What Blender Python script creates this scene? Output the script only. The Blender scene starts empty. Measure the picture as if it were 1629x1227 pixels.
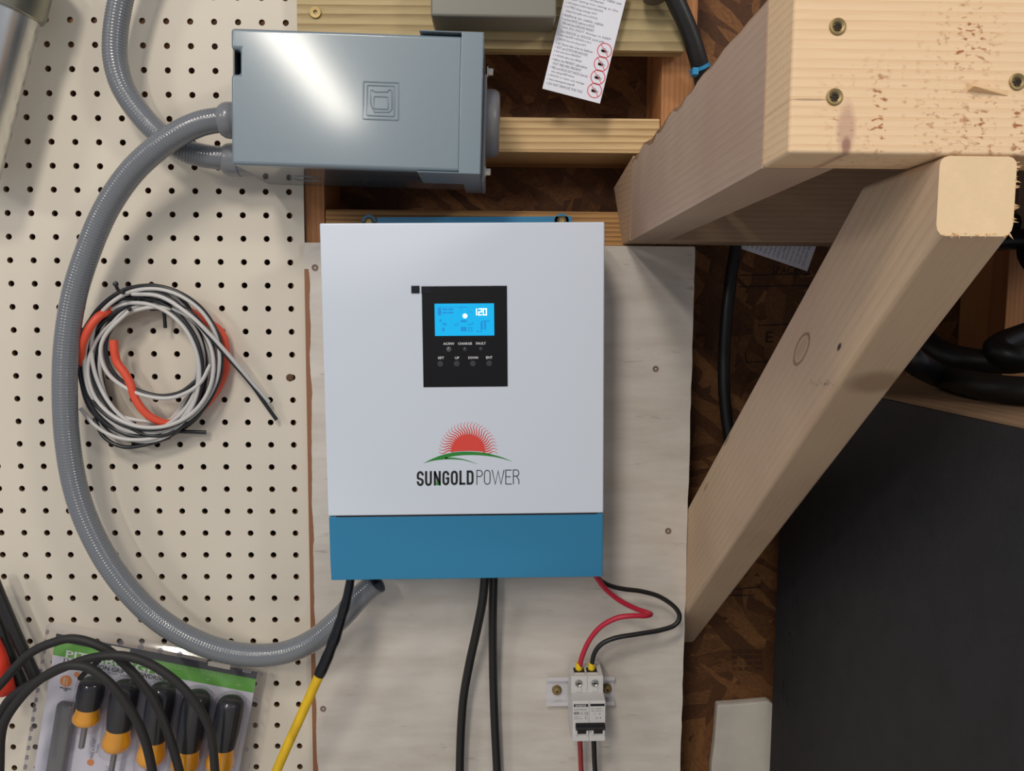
import bpy, bmesh, math, random
import numpy as np
from mathutils import Matrix, Vector
random.seed(7)
scene = bpy.context.scene
col = scene.collection

# ------------------------------------------------------------------ camera, world, lights, exposure
EYE = 1.30                      # eye height above the floor (m)
DIST = 0.861                    # camera to pegboard face
FPX, CX, CY = 1225.0, 814.5, 613.5


def _rot(a, ax):
    c, s = math.cos(a), math.sin(a)
    m = np.eye(3)
    i, j = [(1, 2), (0, 2), (0, 1)][ax]
    m[i, i] = c; m[j, j] = c; m[i, j] = -s; m[j, i] = s
    return m


_A = _rot(-7.15893e-3, 2) @ _rot(9.180073e-2, 0) @ _rot(-1.929970e-2, 1) @ np.array([[1, 0, 0], [0, 0, 1], [0, -1, 0]], float)
cam_d = bpy.data.cameras.new('camera')
cam_d.sensor_width = 36.0
cam_d.lens = FPX / 1629.0 * 36.0
cam_d.clip_start = 0.02
cam = bpy.data.objects.new('camera', cam_d)
col.objects.link(cam)
_m = Matrix(_A.T.tolist()).to_4x4()
_m.translation = Vector((0, -DIST, EYE))
cam.matrix_world = _m
scene.camera = cam

scene.view_settings.view_transform = 'Standard'
scene.view_settings.look = 'None'
scene.view_settings.gamma = 1.0
scene.view_settings.use_curve_mapping = False
scene.view_settings.exposure = 0.12

world = bpy.data.worlds.new('world')
scene.world = world
world.use_nodes = True
world.node_tree.nodes['Background'].inputs[0].default_value = (0.80, 0.86, 1.0, 1)
world.node_tree.nodes['Background'].inputs[1].default_value = 0.33


def area(name, loc, target, sx, sy, power, color, roll=0.0):
    d = bpy.data.lights.new(name, 'AREA')
    d.shape = 'RECTANGLE'; d.size = sx; d.size_y = sy
    d.energy = power; d.color = color
    o = bpy.data.objects.new(name, d)
    col.objects.link(o)
    o.location = loc
    q = (Vector(target) - Vector(loc)).to_track_quat('-Z', 'Y')
    o.rotation_mode = 'QUATERNION'
    o.rotation_quaternion = q @ Matrix.Rotation(roll, 3, 'Z').to_quaternion()
    return o


area('ceiling_tube_light', (-1.06, -3.95, EYE + 1.35), (-1.06, -3.94, 0), 0.20, 2.1, 62, (1.0, 0.93, 0.82), 0.0)
area('ceiling_lamp', (-0.50, -1.75, EYE + 1.38), (0, 0, EYE), 0.35, 0.35, 13, (1.0, 0.91, 0.79))
area('side_lamp', (-2.4, -2.3, EYE + 1.15), (0, 0, EYE), 0.5, 0.3, 10, (1.0, 0.92, 0.82))
area('side_lamp', (2.15, -2.3, EYE + 1.25), (0, 0, EYE), 0.5, 0.3, 16, (1.0, 0.93, 0.84))

# ------------------------------------------------------------------ unprojection of measured points to real depths
_C0 = np.array([0, -DIST, EYE])


def _ray(px, py):
    return _A.T @ np.array([(px - CX) / FPX, (CY - py) / FPX, -1.0])


def P(px, py, y=0.0):           # point at depth plane y
    r = _ray(px, py)
    return Vector((_C0 + r * (y - _C0[1]) / r[1]).tolist())


def PX(px, py, x):              # point on plane x
    r = _ray(px, py)
    return Vector((_C0 + r * (x - _C0[0]) / r[0]).tolist())


def path(pts, y=None):          # [(px,py) or (px,py,y)] -> world points
    return [P(p[0], p[1], p[2] if len(p) > 2 else y) for p in pts]


# ------------------------------------------------------------------ mesh builder
class MB:
    def __init__(s):
        s.v = []; s.f = []; s.mi = []; s.cur = 0

    def add(s, vs, fs):
        b = len(s.v)
        s.v += [Vector(v) for v in vs]
        for f in fs:
            s.f.append(tuple(i + b for i in f)); s.mi.append(s.cur)
        return s

    def box(s, x0, x1, y0, y1, z0, z1):
        x0, x1 = sorted((x0, x1)); y0, y1 = sorted((y0, y1)); z0, z1 = sorted((z0, z1))
        v = [(x0, y0, z0), (x1, y0, z0), (x1, y1, z0), (x0, y1, z0), (x0, y0, z1), (x1, y0, z1), (x1, y1, z1), (x0, y1, z1)]
        return s.add(v, [(0, 3, 2, 1), (4, 5, 6, 7), (0, 1, 5, 4), (1, 2, 6, 5), (2, 3, 7, 6), (3, 0, 4, 7)])

    def prism(s, poly, y0, y1):     # poly [(x,z)], extruded from y0 (front) to y1
        n = len(poly)
        a = sum(poly[i][0] * poly[(i + 1) % n][1] - poly[(i + 1) % n][0] * poly[i][1] for i in range(n))
        if a < 0: poly = poly[::-1]
        v = [(p[0], y0, p[1]) for p in poly] + [(p[0], y1, p[1]) for p in poly]
        f = [tuple(range(n)), tuple(range(2 * n - 1, n - 1, -1))]
        f += [(i, i + n, (i + 1) % n + n, (i + 1) % n) for i in range(n)]
        return s.add(v, f)

    def prismx(s, poly, x0, x1):    # poly [(y,z)], extruded along x
        n = len(poly)
        a = sum(poly[i][0] * poly[(i + 1) % n][1] - poly[(i + 1) % n][0] * poly[i][1] for i in range(n))
        if a < 0: poly = poly[::-1]
        v = [(x0, p[0], p[1]) for p in poly] + [(x1, p[0], p[1]) for p in poly]
        f = [tuple(range(n - 1, -1, -1)), tuple(range(n, 2 * n))]
        f += [(i, (i + 1) % n, (i + 1) % n + n, i + n) for i in range(n)]
        return s.add(v, f)

    def disc(s, c, r, y0, y1, n=20, r2=None):   # disc facing -y
        r2 = r if r2 is None else r2
        v = []
        for k in range(n):
            a = 2 * math.pi * k / n
            v.append((c[0] + r * math.cos(a), y0, c[1] + r * math.sin(a)))
        for k in range(n):
            a = 2 * math.pi * k / n
            v.append((c[0] + r2 * math.cos(a), y1, c[1] + r2 * math.sin(a)))
        f = [tuple(range(n)), tuple(range(2 * n - 1, n - 1, -1))]
        f += [(i, i + n, (i + 1) % n + n, (i + 1) % n) for i in range(n)]
        return s.add(v, f)

    def lathe(s, prof, o, ax, n=24):            # prof [(r,h)] along axis ax from o
        ax = Vector(ax).normalized(); o = Vector(o)
        t = Vector((0, 0, 1)) if abs(ax.z) < .9 else Vector((1, 0, 0))
        u = ax.cross(t).normalized(); w = ax.cross(u)
        v = []; f = []
        for r, h in prof:
            for k in range(n):
                a = 2 * math.pi * k / n
                v.append(o + ax * h + (u * math.cos(a) + w * math.sin(a)) * max(r, 1e-5))
        m = len(prof)
        for i in range(m - 1):
            for k in range(n):
                k2 = (k + 1) % n
                f.append((i * n + k, (i + 1) * n + k, (i + 1) * n + k2, i * n + k2))
        f.append(tuple(range(n))); f.append(tuple(range(m * n - 1, (m - 1) * n - 1, -1)))
        return s.add(v, f)

    def tube(s, pts, r, n=10, closed=False, cap=True, rib=None, step=None, taper=None, smooth=True):
        q = spline(pts, closed, step or (.003 if callable(r) else max(r * 0.8, 0.0012))) if smooth else [Vector(p) for p in pts]
        m = len(q)
        T = []
        for i in range(m):
            a = q[(i - 1) % m] if closed or i > 0 else q[i]
            b = q[(i + 1) % m] if closed or i < m - 1 else q[i]
            T.append((b - a).normalized())
        t0 = T[0]
        ref = Vector((0, 1, 0)) if abs(t0.y) < .9 else Vector((1, 0, 0))
        N = (ref - t0 * ref.dot(t0)).normalized()
        v = []; f = []; L = 0
        for i in range(m):
            N = (N - T[i] * N.dot(T[i])).normalized()
            B = T[i].cross(N)
            if i: L += (q[i] - q[i - 1]).length
            rr = r(i / (m - 1)) if callable(r) else r
            if rib: rr += rib[0] * math.sin(2 * math.pi * L / rib[1])
            for k in range(n):
                a = 2 * math.pi * k / n
                v.append(q[i] + (N * math.cos(a) + B * math.sin(a)) * rr)
        for i in range(m if closed else m - 1):
            j = (i + 1) % m
            for k in range(n):
                k2 = (k + 1) % n
                f.append((i * n + k, i * n + k2, j * n + k2, j * n + k))
        if cap and not closed:
            f.append(tuple(range(n - 1, -1, -1))); f.append(tuple(range((m - 1) * n, m * n)))
        return s.add(v, f)

    def ribbon(s, pts, w, y0, y1):              # flat stroke in x,z with mitred joints, thickness y0..y1
        q = [Vector((p[0], p[1])) for p in pts]
        m = len(q)
        closed = (q[0] - q[-1]).length < 1e-7
        if closed: q = q[:-1]; m -= 1
        Lf = []; Rt = []
        for i in range(m):
            a = q[i] - q[i - 1] if (i > 0 or closed) else q[i + 1] - q[i]
            b = q[(i + 1) % m] - q[i] if (i < m - 1 or closed) else a
            a = a.normalized(); b = b.normalized()
            na = Vector((-a.y, a.x)); nb = Vector((-b.y, b.x))
            nn = (na + nb)
            nn = nn.normalized() if nn.length > 1e-4 else na
            k = 1 / max(.35, nn.dot(na))
            ww = w(i / (m - 1)) if callable(w) else w
            Lf.append(q[i] + nn * ww / 2 * k); Rt.append(q[i] - nn * ww / 2 * k)
        v = []
        for i in range(m):
            v += [(Lf[i].x, y0, Lf[i].y), (Rt[i].x, y0, Rt[i].y), (Lf[i].x, y1, Lf[i].y), (Rt[i].x, y1, Rt[i].y)]
        f = []
        for i in range(m if closed else m - 1):
            a = 4 * i; b = 4 * ((i + 1) % m)
            f += [(a, a + 1, b + 1, b), (a, b, b + 2, a + 2), (a + 1, a + 3, b + 3, b + 1)]
        if not closed:
            f += [(0, 2, 3, 1), (4 * m - 4, 4 * m - 3, 4 * m - 1, 4 * m - 2)]
        return s.add(v, f)

    def text(s, body, u0, u1, v0, v1, y0, depth=.0002, bold=0.0):   # text fitted exactly in a box of the x,z plane
        g = glyphs(body, bold)
        if g is None: return s
        vs, fs, bb = g
        sx = (u1 - u0) / max(bb[1] - bb[0], 1e-6); sz = (v1 - v0) / max(bb[3] - bb[2], 1e-6)
        n = len(vs)
        v = [(u0 + (p[0] - bb[0]) * sx, y0, v0 + (p[1] - bb[2]) * sz) for p in vs]
        return s.add(v, fs)

    def poly3(s, pts, thick):                   # quad/polygon with thickness along +y-ish normal
        pts = [Vector(p) for p in pts]
        nrm = (pts[1] - pts[0]).cross(pts[2] - pts[0]).normalized()
        if nrm.y < 0: nrm = -nrm
        n = len(pts)
        v = pts + [p + nrm * thick for p in pts]
        f = [tuple(range(n)), tuple(range(2 * n - 1, n - 1, -1))] + [(i, i + n, (i + 1) % n + n, (i + 1) % n) for i in range(n)]
        return s.add(v, f)


_gc = {}


def glyphs(body, bold=0.0):
    key = (body, bold)
    if key in _gc: return _gc[key]
    c = bpy.data.curves.new('lettering', 'FONT')
    c.body = body; c.size = 1.0; c.resolution_u = 2; c.fill_mode = 'FRONT'; c.offset = bold
    o = bpy.data.objects.new('lettering', c)
    col.objects.link(o)
    dg = bpy.context.evaluated_depsgraph_get()
    me = bpy.data.meshes.new_from_object(o.evaluated_get(dg))
    vs = [(v.co.x, v.co.y) for v in me.vertices]
    fs = [tuple(p.vertices) for p in me.polygons]
    bpy.data.objects.remove(o); bpy.data.curves.remove(c); bpy.data.meshes.remove(me)
    if not vs:
        _gc[key] = None
        return None
    xs = [v[0] for v in vs]; ys = [v[1] for v in vs]
    _gc[key] = (vs, fs, (min(xs), max(xs), min(ys), max(ys)))
    return _gc[key]


def spline(pts, closed=False, step=.004):       # centripetal-ish Catmull-Rom resampled by arc length
    p = [Vector(x) for x in pts]
    n = len(p)
    if n == 2: dense = [p[0].lerp(p[1], i / 20) for i in range(21)]
    else:
        dense = []
        segs = n if closed else n - 1
        for i in range(segs):
            p1, p2 = p[i], p[(i + 1) % n]
            p0 = p[i - 1] if (closed or i > 0) else p1 * 2 - p2
            p3 = p[(i + 2) % n] if (closed or i + 2 < n) else p2 * 2 - p1
            for k in range(14):
                t = k / 14
                dense.append(0.5 * ((2 * p1) + (p2 - p0) * t + (2 * p0 - 5 * p1 + 4 * p2 - p3) * t * t + (3 * p1 - p0 - 3 * p2 + p3) * t ** 3))
        dense.append(p[0].copy() if closed else p[-1].copy())
    L = [0]
    for i in range(1, len(dense)): L.append(L[-1] + (dense[i] - dense[i - 1]).length)
    m = max(2, int(L[-1] / step) + 1)
    out = []; j = 0
    for k in range(m + (0 if closed else 1)):
        t = L[-1] * k / m
        while j < len(L) - 2 and L[j + 1] < t: j += 1
        d = L[j + 1] - L[j]
        out.append(dense[j].lerp(dense[j + 1], (t - L[j]) / d if d > 1e-9 else 0))
    return out


WM = {}


def mesh_obj(name, mb, mats, parent=None, local=False, bevel=0.0, bseg=2, smooth=None, origin=None, flip=True, keep_mi=None):
    me = bpy.data.meshes.new(name)
    if parent is not None:
        M = WM[parent.name]
    else:
        if origin is None:
            xs = [v.x for v in mb.v]; ys = [v.y for v in mb.v]; zs = [v.z for v in mb.v]
            origin = ((min(xs) + max(xs)) / 2, (min(ys) + max(ys)) / 2, min(zs))
        M = Matrix.Translation(origin)
    inv = M.inverted()
    vs = mb.v if local else [inv @ v for v in mb.v]
    me.from_pydata([tuple(v) for v in vs], [], mb.f)
    if not isinstance(mats, (list, tuple)): mats = [mats]
    for m in mats: me.materials.append(m)
    if len(mats) > 1: me.polygons.foreach_set('material_index', mb.mi)
    bm = bmesh.new(); bm.from_mesh(me)
    if flip: bmesh.ops.recalc_face_normals(bm, faces=bm.faces)
    if bevel:
        ed = [e for e in bm.edges if len(e.link_faces) == 2 and e.calc_face_angle(0) > .5 and (keep_mi is None or all(f.material_index != keep_mi for f in e.link_faces))]
        bmesh.ops.bevel(bm, geom=ed, offset=bevel, segments=bseg, affect='EDGES', profile=.5, clamp_overlap=True)
    bm.to_mesh(me); bm.free()
    me.polygons.foreach_set('use_smooth', [True] * len(me.polygons))
    me.set_sharp_from_angle(angle=math.radians(smooth if smooth else 35))
    me.update()
    o = bpy.data.objects.new(name, me)
    col.objects.link(o)
    if bevel:
        wn = o.modifiers.new('weighted', 'WEIGHTED_NORMAL'); wn.keep_sharp = True; wn.weight = 80
    if parent is not None:
        o.parent = parent
    else:
        o.matrix_world = M
    WM[o.name] = M
    return o


def tag(o, label=None, cat=None, group=None, kind=None):
    if label: o['label'] = label
    if cat: o['category'] = cat
    if group: o['group'] = group
    if kind: o['kind'] = kind
    return o


def thing(name, label, cat, M, group=None):
    o = bpy.data.objects.new(name, None)
    o.empty_display_size = .02
    col.objects.link(o)
    if not isinstance(M, Matrix): M = Matrix.Translation(M)
    o.matrix_world = M
    WM[o.name] = M
    return tag(o, label, cat, group)


class Frame:                    # tilted working frame: local x across, y into the wall, z up
    def __init__(s, px, py, y, ang):
        s.y = y
        s.M = Matrix.Translation(P(px, py, y)) @ Matrix.Rotation(-ang, 4, 'Y')
        s.I = s.M.inverted()

    def l(s, px, py, dy=0.0):
        q = s.I @ P(px, py, s.y + dy)
        return (q.x, q.z)


# ------------------------------------------------------------------ materials
def lin(c):
    return tuple(((x / 255) / 12.92 if x / 255 <= .04045 else ((x / 255 + .055) / 1.055) ** 2.4) for x in c)


def mat(name, c, rough=.5, metal=0, coat=0, bump=0, bscale=200, var=0, vscale=8, spec=.5, stretch=(1, 1, 1), emit=None, estr=0, bdist=.001):
    m = bpy.data.materials.new(name); m.use_nodes = True
    nt = m.node_tree; N = nt.nodes; b = N['Principled BSDF']
    cl = lin(c)
    b.inputs['Base Color'].default_value = (*cl, 1)
    b.inputs['Roughness'].default_value = rough
    b.inputs['Metallic'].default_value = metal
    b.inputs['Coat Weight'].default_value = coat
    b.inputs['Coat Roughness'].default_value = .12
    b.inputs['Specular IOR Level'].default_value = spec
    if emit:
        b.inputs['Emission Color'].default_value = (*lin(emit), 1); b.inputs['Emission Strength'].default_value = estr
    if bump or var:
        tc = N.new('ShaderNodeTexCoord'); mp = N.new('ShaderNodeMapping')
        mp.inputs['Scale'].default_value = stretch
        nt.links.new(tc.outputs['Object'], mp.inputs[0])
    if bump:
        n = N.new('ShaderNodeTexNoise'); n.inputs['Scale'].default_value = bscale; n.inputs['Detail'].default_value = 3
        nt.links.new(mp.outputs[0], n.inputs['Vector'])
        bp = N.new('ShaderNodeBump'); bp.inputs['Strength'].default_value = bump; bp.inputs['Distance'].default_value = bdist
        nt.links.new(n.outputs['Fac'], bp.inputs['Height']); nt.links.new(bp.outputs[0], b.inputs['Normal'])
    if var:
        n = N.new('ShaderNodeTexNoise'); n.inputs['Scale'].default_value = vscale; n.inputs['Detail'].default_value = 6; n.inputs['Roughness'].default_value = .6
        nt.links.new(mp.outputs[0], n.inputs['Vector'])
        r = N.new('ShaderNodeValToRGB')
        r.color_ramp.elements[0].position = .3; r.color_ramp.elements[1].position = .7
        r.color_ramp.elements[0].color = (*[x * (1 - var) for x in cl], 1)
        r.color_ramp.elements[1].color = (*[min(1, x * (1 + var * .5)) for x in cl], 1)
        nt.links.new(n.outputs['Fac'], r.inputs[0]); nt.links.new(r.outputs[0], b.inputs['Base Color'])
    return m


def mathn(nt, op, a, b=None, c=None, clamp=False):
    n = nt.nodes.new('ShaderNodeMath'); n.operation = op; n.use_clamp = clamp
    for i, x in enumerate((a, b, c)):
        if x is None: continue
        if isinstance(x, (int, float)): n.inputs[i].default_value = x
        else: nt.links.new(x, n.inputs[i])
    return n.outputs[0]


def wood(name, light, dark, grain='X', band='Z', ring=30, contrast=.6, knots=(), flecks=0, rough=.6, dist=5.0, fine=.5, bump=.25, stain=None, fleck_at=(), pw=2.2):
    m = bpy.data.materials.new(name); m.use_nodes = True
    nt = m.node_tree; N = nt.nodes; Lk = nt.links; b = N['Principled BSDF']
    b.inputs['Roughness'].default_value = rough; b.inputs['Specular IOR Level'].default_value = .3
    tc = N.new('ShaderNodeTexCoord')
    mp = N.new('ShaderNodeMapping')
    sc = [1, 1, 1]; sc['XYZ'.index(grain)] = .07
    mp.inputs['Scale'].default_value = sc
    Lk.new(tc.outputs['Object'], mp.inputs[0])
    vec = mp.outputs[0]
    # slow warp
    wn = N.new('ShaderNodeTexNoise'); wn.inputs['Scale'].default_value = 14; wn.inputs['Detail'].default_value = 2
    Lk.new(vec, wn.inputs['Vector'])
    wv = N.new('ShaderNodeTexWave'); wv.wave_type = 'BANDS'; wv.bands_direction = band; wv.wave_profile = 'SAW'
    wv.inputs['Scale'].default_value = ring; wv.inputs['Distortion'].default_value = dist; wv.inputs['Detail'].default_value = 2
    wv.inputs['Detail Scale'].default_value = .35
    Lk.new(vec, wv.inputs['Vector'])
    fn = N.new('ShaderNodeTexNoise'); fn.inputs['Scale'].default_value = 420; fn.inputs['Detail'].default_value = 3
    Lk.new(vec, fn.inputs['Vector'])
    mid = N.new('ShaderNodeTexNoise'); mid.inputs['Scale'].default_value = 60; mid.inputs['Detail'].default_value = 4
    Lk.new(vec, mid.inputs['Vector'])
    w2 = mathn(nt, 'POWER', wv.outputs['Fac'], pw)
    f = mathn(nt, 'MULTIPLY', w2, contrast)
    g = mathn(nt, 'MULTIPLY', mathn(nt, 'SUBTRACT', fn.outputs['Fac'], .5), fine)
    h = mathn(nt, 'MULTIPLY', mathn(nt, 'SUBTRACT', mid.outputs['Fac'], .5), contrast * .8)
    t = mathn(nt, 'ADD', mathn(nt, 'ADD', f, g), h, clamp=True)
    mix = N.new('ShaderNodeMix'); mix.data_type = 'RGBA'
    mix.inputs['A'].default_value = (*lin(light), 1); mix.inputs['B'].default_value = (*lin(dark), 1)
    Lk.new(t, mix.inputs['Factor'])
    out = mix.outputs['Result']
    if stain:                                   # broad tone drift in the wood itself
        sn = N.new('ShaderNodeTexNoise'); sn.inputs['Scale'].default_value = 5; sn.inputs['Detail'].default_value = 2
        Lk.new(tc.outputs['Object'], sn.inputs['Vector'])
        mr = N.new('ShaderNodeMapRange'); mr.inputs[1].default_value = .42; mr.inputs[2].default_value = .65
        Lk.new(sn.outputs['Fac'], mr.inputs[0])
        mx = N.new('ShaderNodeMix'); mx.data_type = 'RGBA'; mx.inputs['B'].default_value = (*lin(stain), 1)
        Lk.new(mathn(nt, 'MULTIPLY', mr.outputs[0], .6), mx.inputs['Factor']); Lk.new(out, mx.inputs['A']); out = mx.outputs['Result']
    if flecks:                                  # torn saw marks
        vo = N.new('ShaderNodeTexNoise'); vo.inputs['Scale'].default_value = 300; vo.inputs['Detail'].default_value = 2
        mp2 = N.new('ShaderNodeMapping'); mp2.inputs['Scale'].default_value = (.8, 1, 1.5)
        Lk.new(tc.outputs['Object'], mp2.inputs[0]); Lk.new(mp2.outputs[0], vo.inputs['Vector'])
        cb = N.new('ShaderNodeTexNoise'); cb.inputs['Scale'].default_value = 90; cb.inputs['Detail'].default_value = 1
        mp3 = N.new('ShaderNodeMapping'); mp3.inputs['Scale'].default_value = (1.6, 1, .12)
        Lk.new(tc.outputs['Object'], mp3.inputs[0]); Lk.new(mp3.outputs[0], cb.inputs['Vector'])
        k1 = N.new('ShaderNodeMapRange'); k1.inputs[1].default_value = .53; k1.inputs[2].default_value = .66; Lk.new(vo.outputs['Fac'], k1.inputs[0])
        k2 = N.new('ShaderNodeMapRange'); k2.inputs[1].default_value = .46; k2.inputs[2].default_value = .60; Lk.new(cb.outputs['Fac'], k2.inputs[0])
        near = None
        for (c, rad) in fleck_at:
            sub = N.new('ShaderNodeVectorMath'); sub.operation = 'SUBTRACT'; sub.inputs[1].default_value = c
            Lk.new(tc.outputs['Object'], sub.inputs[0])
            dv = N.new('ShaderNodeVectorMath'); dv.operation = 'DIVIDE'; dv.inputs[1].default_value = rad; Lk.new(sub.outputs[0], dv.inputs[0])
            ln = N.new('ShaderNodeVectorMath'); ln.operation = 'LENGTH'; Lk.new(dv.outputs[0], ln.inputs[0])
            kx = mathn(nt, 'SUBTRACT', 1.25, ln.outputs['Value'], clamp=True)
            near = kx if near is None else mathn(nt, 'MAXIMUM', near, kx)
        kk = mathn(nt, 'MULTIPLY', mathn(nt, 'MULTIPLY', k1.outputs[0], k2.outputs[0]), mathn(nt, 'MULTIPLY', near, flecks * 1.3), clamp=True)
        mx = N.new('ShaderNodeMix'); mx.data_type = 'RGBA'; mx.inputs['B'].default_value = (*lin((170, 110, 72)), 1)
        Lk.new(kk, mx.inputs['Factor']); Lk.new(out, mx.inputs['A']); out = mx.outputs['Result']
    for (c, rad, ringw, dk, kc) in knots:       # c centre, rad (rx,ry,rz) ellipsoid radii, ring or filled
        sub = N.new('ShaderNodeVectorMath'); sub.operation = 'SUBTRACT'; sub.inputs[1].default_value = c
        Lk.new(tc.outputs['Object'], sub.inputs[0])
        dv = N.new('ShaderNodeVectorMath'); dv.operation = 'DIVIDE'; dv.inputs[1].default_value = rad
        Lk.new(sub.outputs[0], dv.inputs[0])
        ln = N.new('ShaderNodeVectorMath'); ln.operation = 'LENGTH'; Lk.new(dv.outputs[0], ln.inputs[0])
        d0 = mathn(nt, 'ADD', ln.outputs['Value'], mathn(nt, 'MULTIPLY', mathn(nt, 'SUBTRACT', mid.outputs['Fac'], .5), .5))
        if ringw:
            e = mathn(nt, 'ABSOLUTE', mathn(nt, 'SUBTRACT', d0, 1))
            k = mathn(nt, 'SUBTRACT', 1, mathn(nt, 'DIVIDE', e, ringw), clamp=True)
        else:
            k = mathn(nt, 'MULTIPLY', mathn(nt, 'SUBTRACT', 1.3, d0), 1.6, clamp=True)
        mx = N.new('ShaderNodeMix'); mx.data_type = 'RGBA'; mx.inputs['B'].default_value = (*lin(kc), 1)
        Lk.new(mathn(nt, 'MULTIPLY', k, dk, clamp=True), mx.inputs['Factor']); Lk.new(out, mx.inputs['A']); out = mx.outputs['Result']
    Lk.new(out, b.inputs['Base Color'])
    bp = N.new('ShaderNodeBump'); bp.inputs['Strength'].default_value = bump; bp.inputs['Distance'].default_value = .0008
    Lk.new(fn.outputs['Fac'], bp.inputs['Height']); Lk.new(bp.outputs[0], b.inputs['Normal'])
    return m


def osb(name):
    m = bpy.data.materials.new(name); m.use_nodes = True
    nt = m.node_tree; N = nt.nodes; Lk = nt.links; b = N['Principled BSDF']
    b.inputs['Roughness'].default_value = .65; b.inputs['Specular IOR Level'].default_value = .3
    tc = N.new('ShaderNodeTexCoord')
    outs = []; hs = []
    for i, (ang, sx, sy) in enumerate([(.2, 7, 42), (1.3, 8, 46), (-.7, 7, 44)]):
        mp = N.new('ShaderNodeMapping'); mp.inputs['Rotation'].default_value = (0, ang, 0)
        mp.inputs['Location'].default_value = (i * 3.1, 0, i * 1.7)
        Lk.new(tc.outputs['Object'], mp.inputs[0])
        wn = N.new('ShaderNodeTexNoise'); wn.inputs['Scale'].default_value = 30; Lk.new(mp.outputs[0], wn.inputs['Vector'])
        ad = N.new('ShaderNodeMix'); ad.data_type = 'RGBA'; ad.inputs['Factor'].default_value = .012
        Lk.new(mp.outputs[0], ad.inputs['A']); Lk.new(wn.outputs['Color'], ad.inputs['B'])
        mq = N.new('ShaderNodeMapping'); mq.inputs['Scale'].default_value = (sx, 1, sy)
        Lk.new(ad.outputs['Result'], mq.inputs[0])
        v = N.new('ShaderNodeTexVoronoi'); v.inputs['Scale'].default_value = 1.6; v.inputs['Randomness'].default_value = 1
        Lk.new(mq.outputs[0], v.inputs['Vector'])
        r = N.new('ShaderNodeValToRGB')
        e = r.color_ramp.elements
        e[0].position = .05; e[0].color = (*lin((54, 34, 21)), 1)
        e[1].position = .95; e[1].color = (*lin((160, 112, 66)), 1)
        k = e.new(.5); k.color = (*lin((94, 60, 35)), 1)
        s = N.new('ShaderNodeSeparateColor'); Lk.new(v.outputs['Color'], s.inputs[0])
        fn = N.new('ShaderNodeTexNoise'); fn.inputs['Scale'].default_value = 22; fn.inputs['Detail'].default_value = 5; Lk.new(mq.outputs[0], fn.inputs['Vector'])
        t = mathn(nt, 'ADD', mathn(nt, 'MULTIPLY', s.outputs[0], .42), mathn(nt, 'MULTIPLY', fn.outputs['Fac'], .66))
        Lk.new(t, r.inputs[0]); outs.append((r.outputs[0], s.outputs[1])); hs.append(s.outputs[2])
    cur = outs[0][0]
    for i in (1, 2):
        mx = N.new('ShaderNodeMix'); mx.data_type = 'RGBA'
        st = mathn(nt, 'GREATER_THAN', outs[i][1], .55)
        Lk.new(st, mx.inputs['Factor']); Lk.new(cur, mx.inputs['A']); Lk.new(outs[i][0], mx.inputs['B']); cur = mx.outputs['Result']
    Lk.new(cur, b.inputs['Base Color'])
    bp = N.new('ShaderNodeBump'); bp.inputs['Strength'].default_value = .5; bp.inputs['Distance'].default_value = .002
    Lk.new(hs[1], bp.inputs['Height']); Lk.new(bp.outputs[0], b.inputs['Normal'])
    return m


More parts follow.
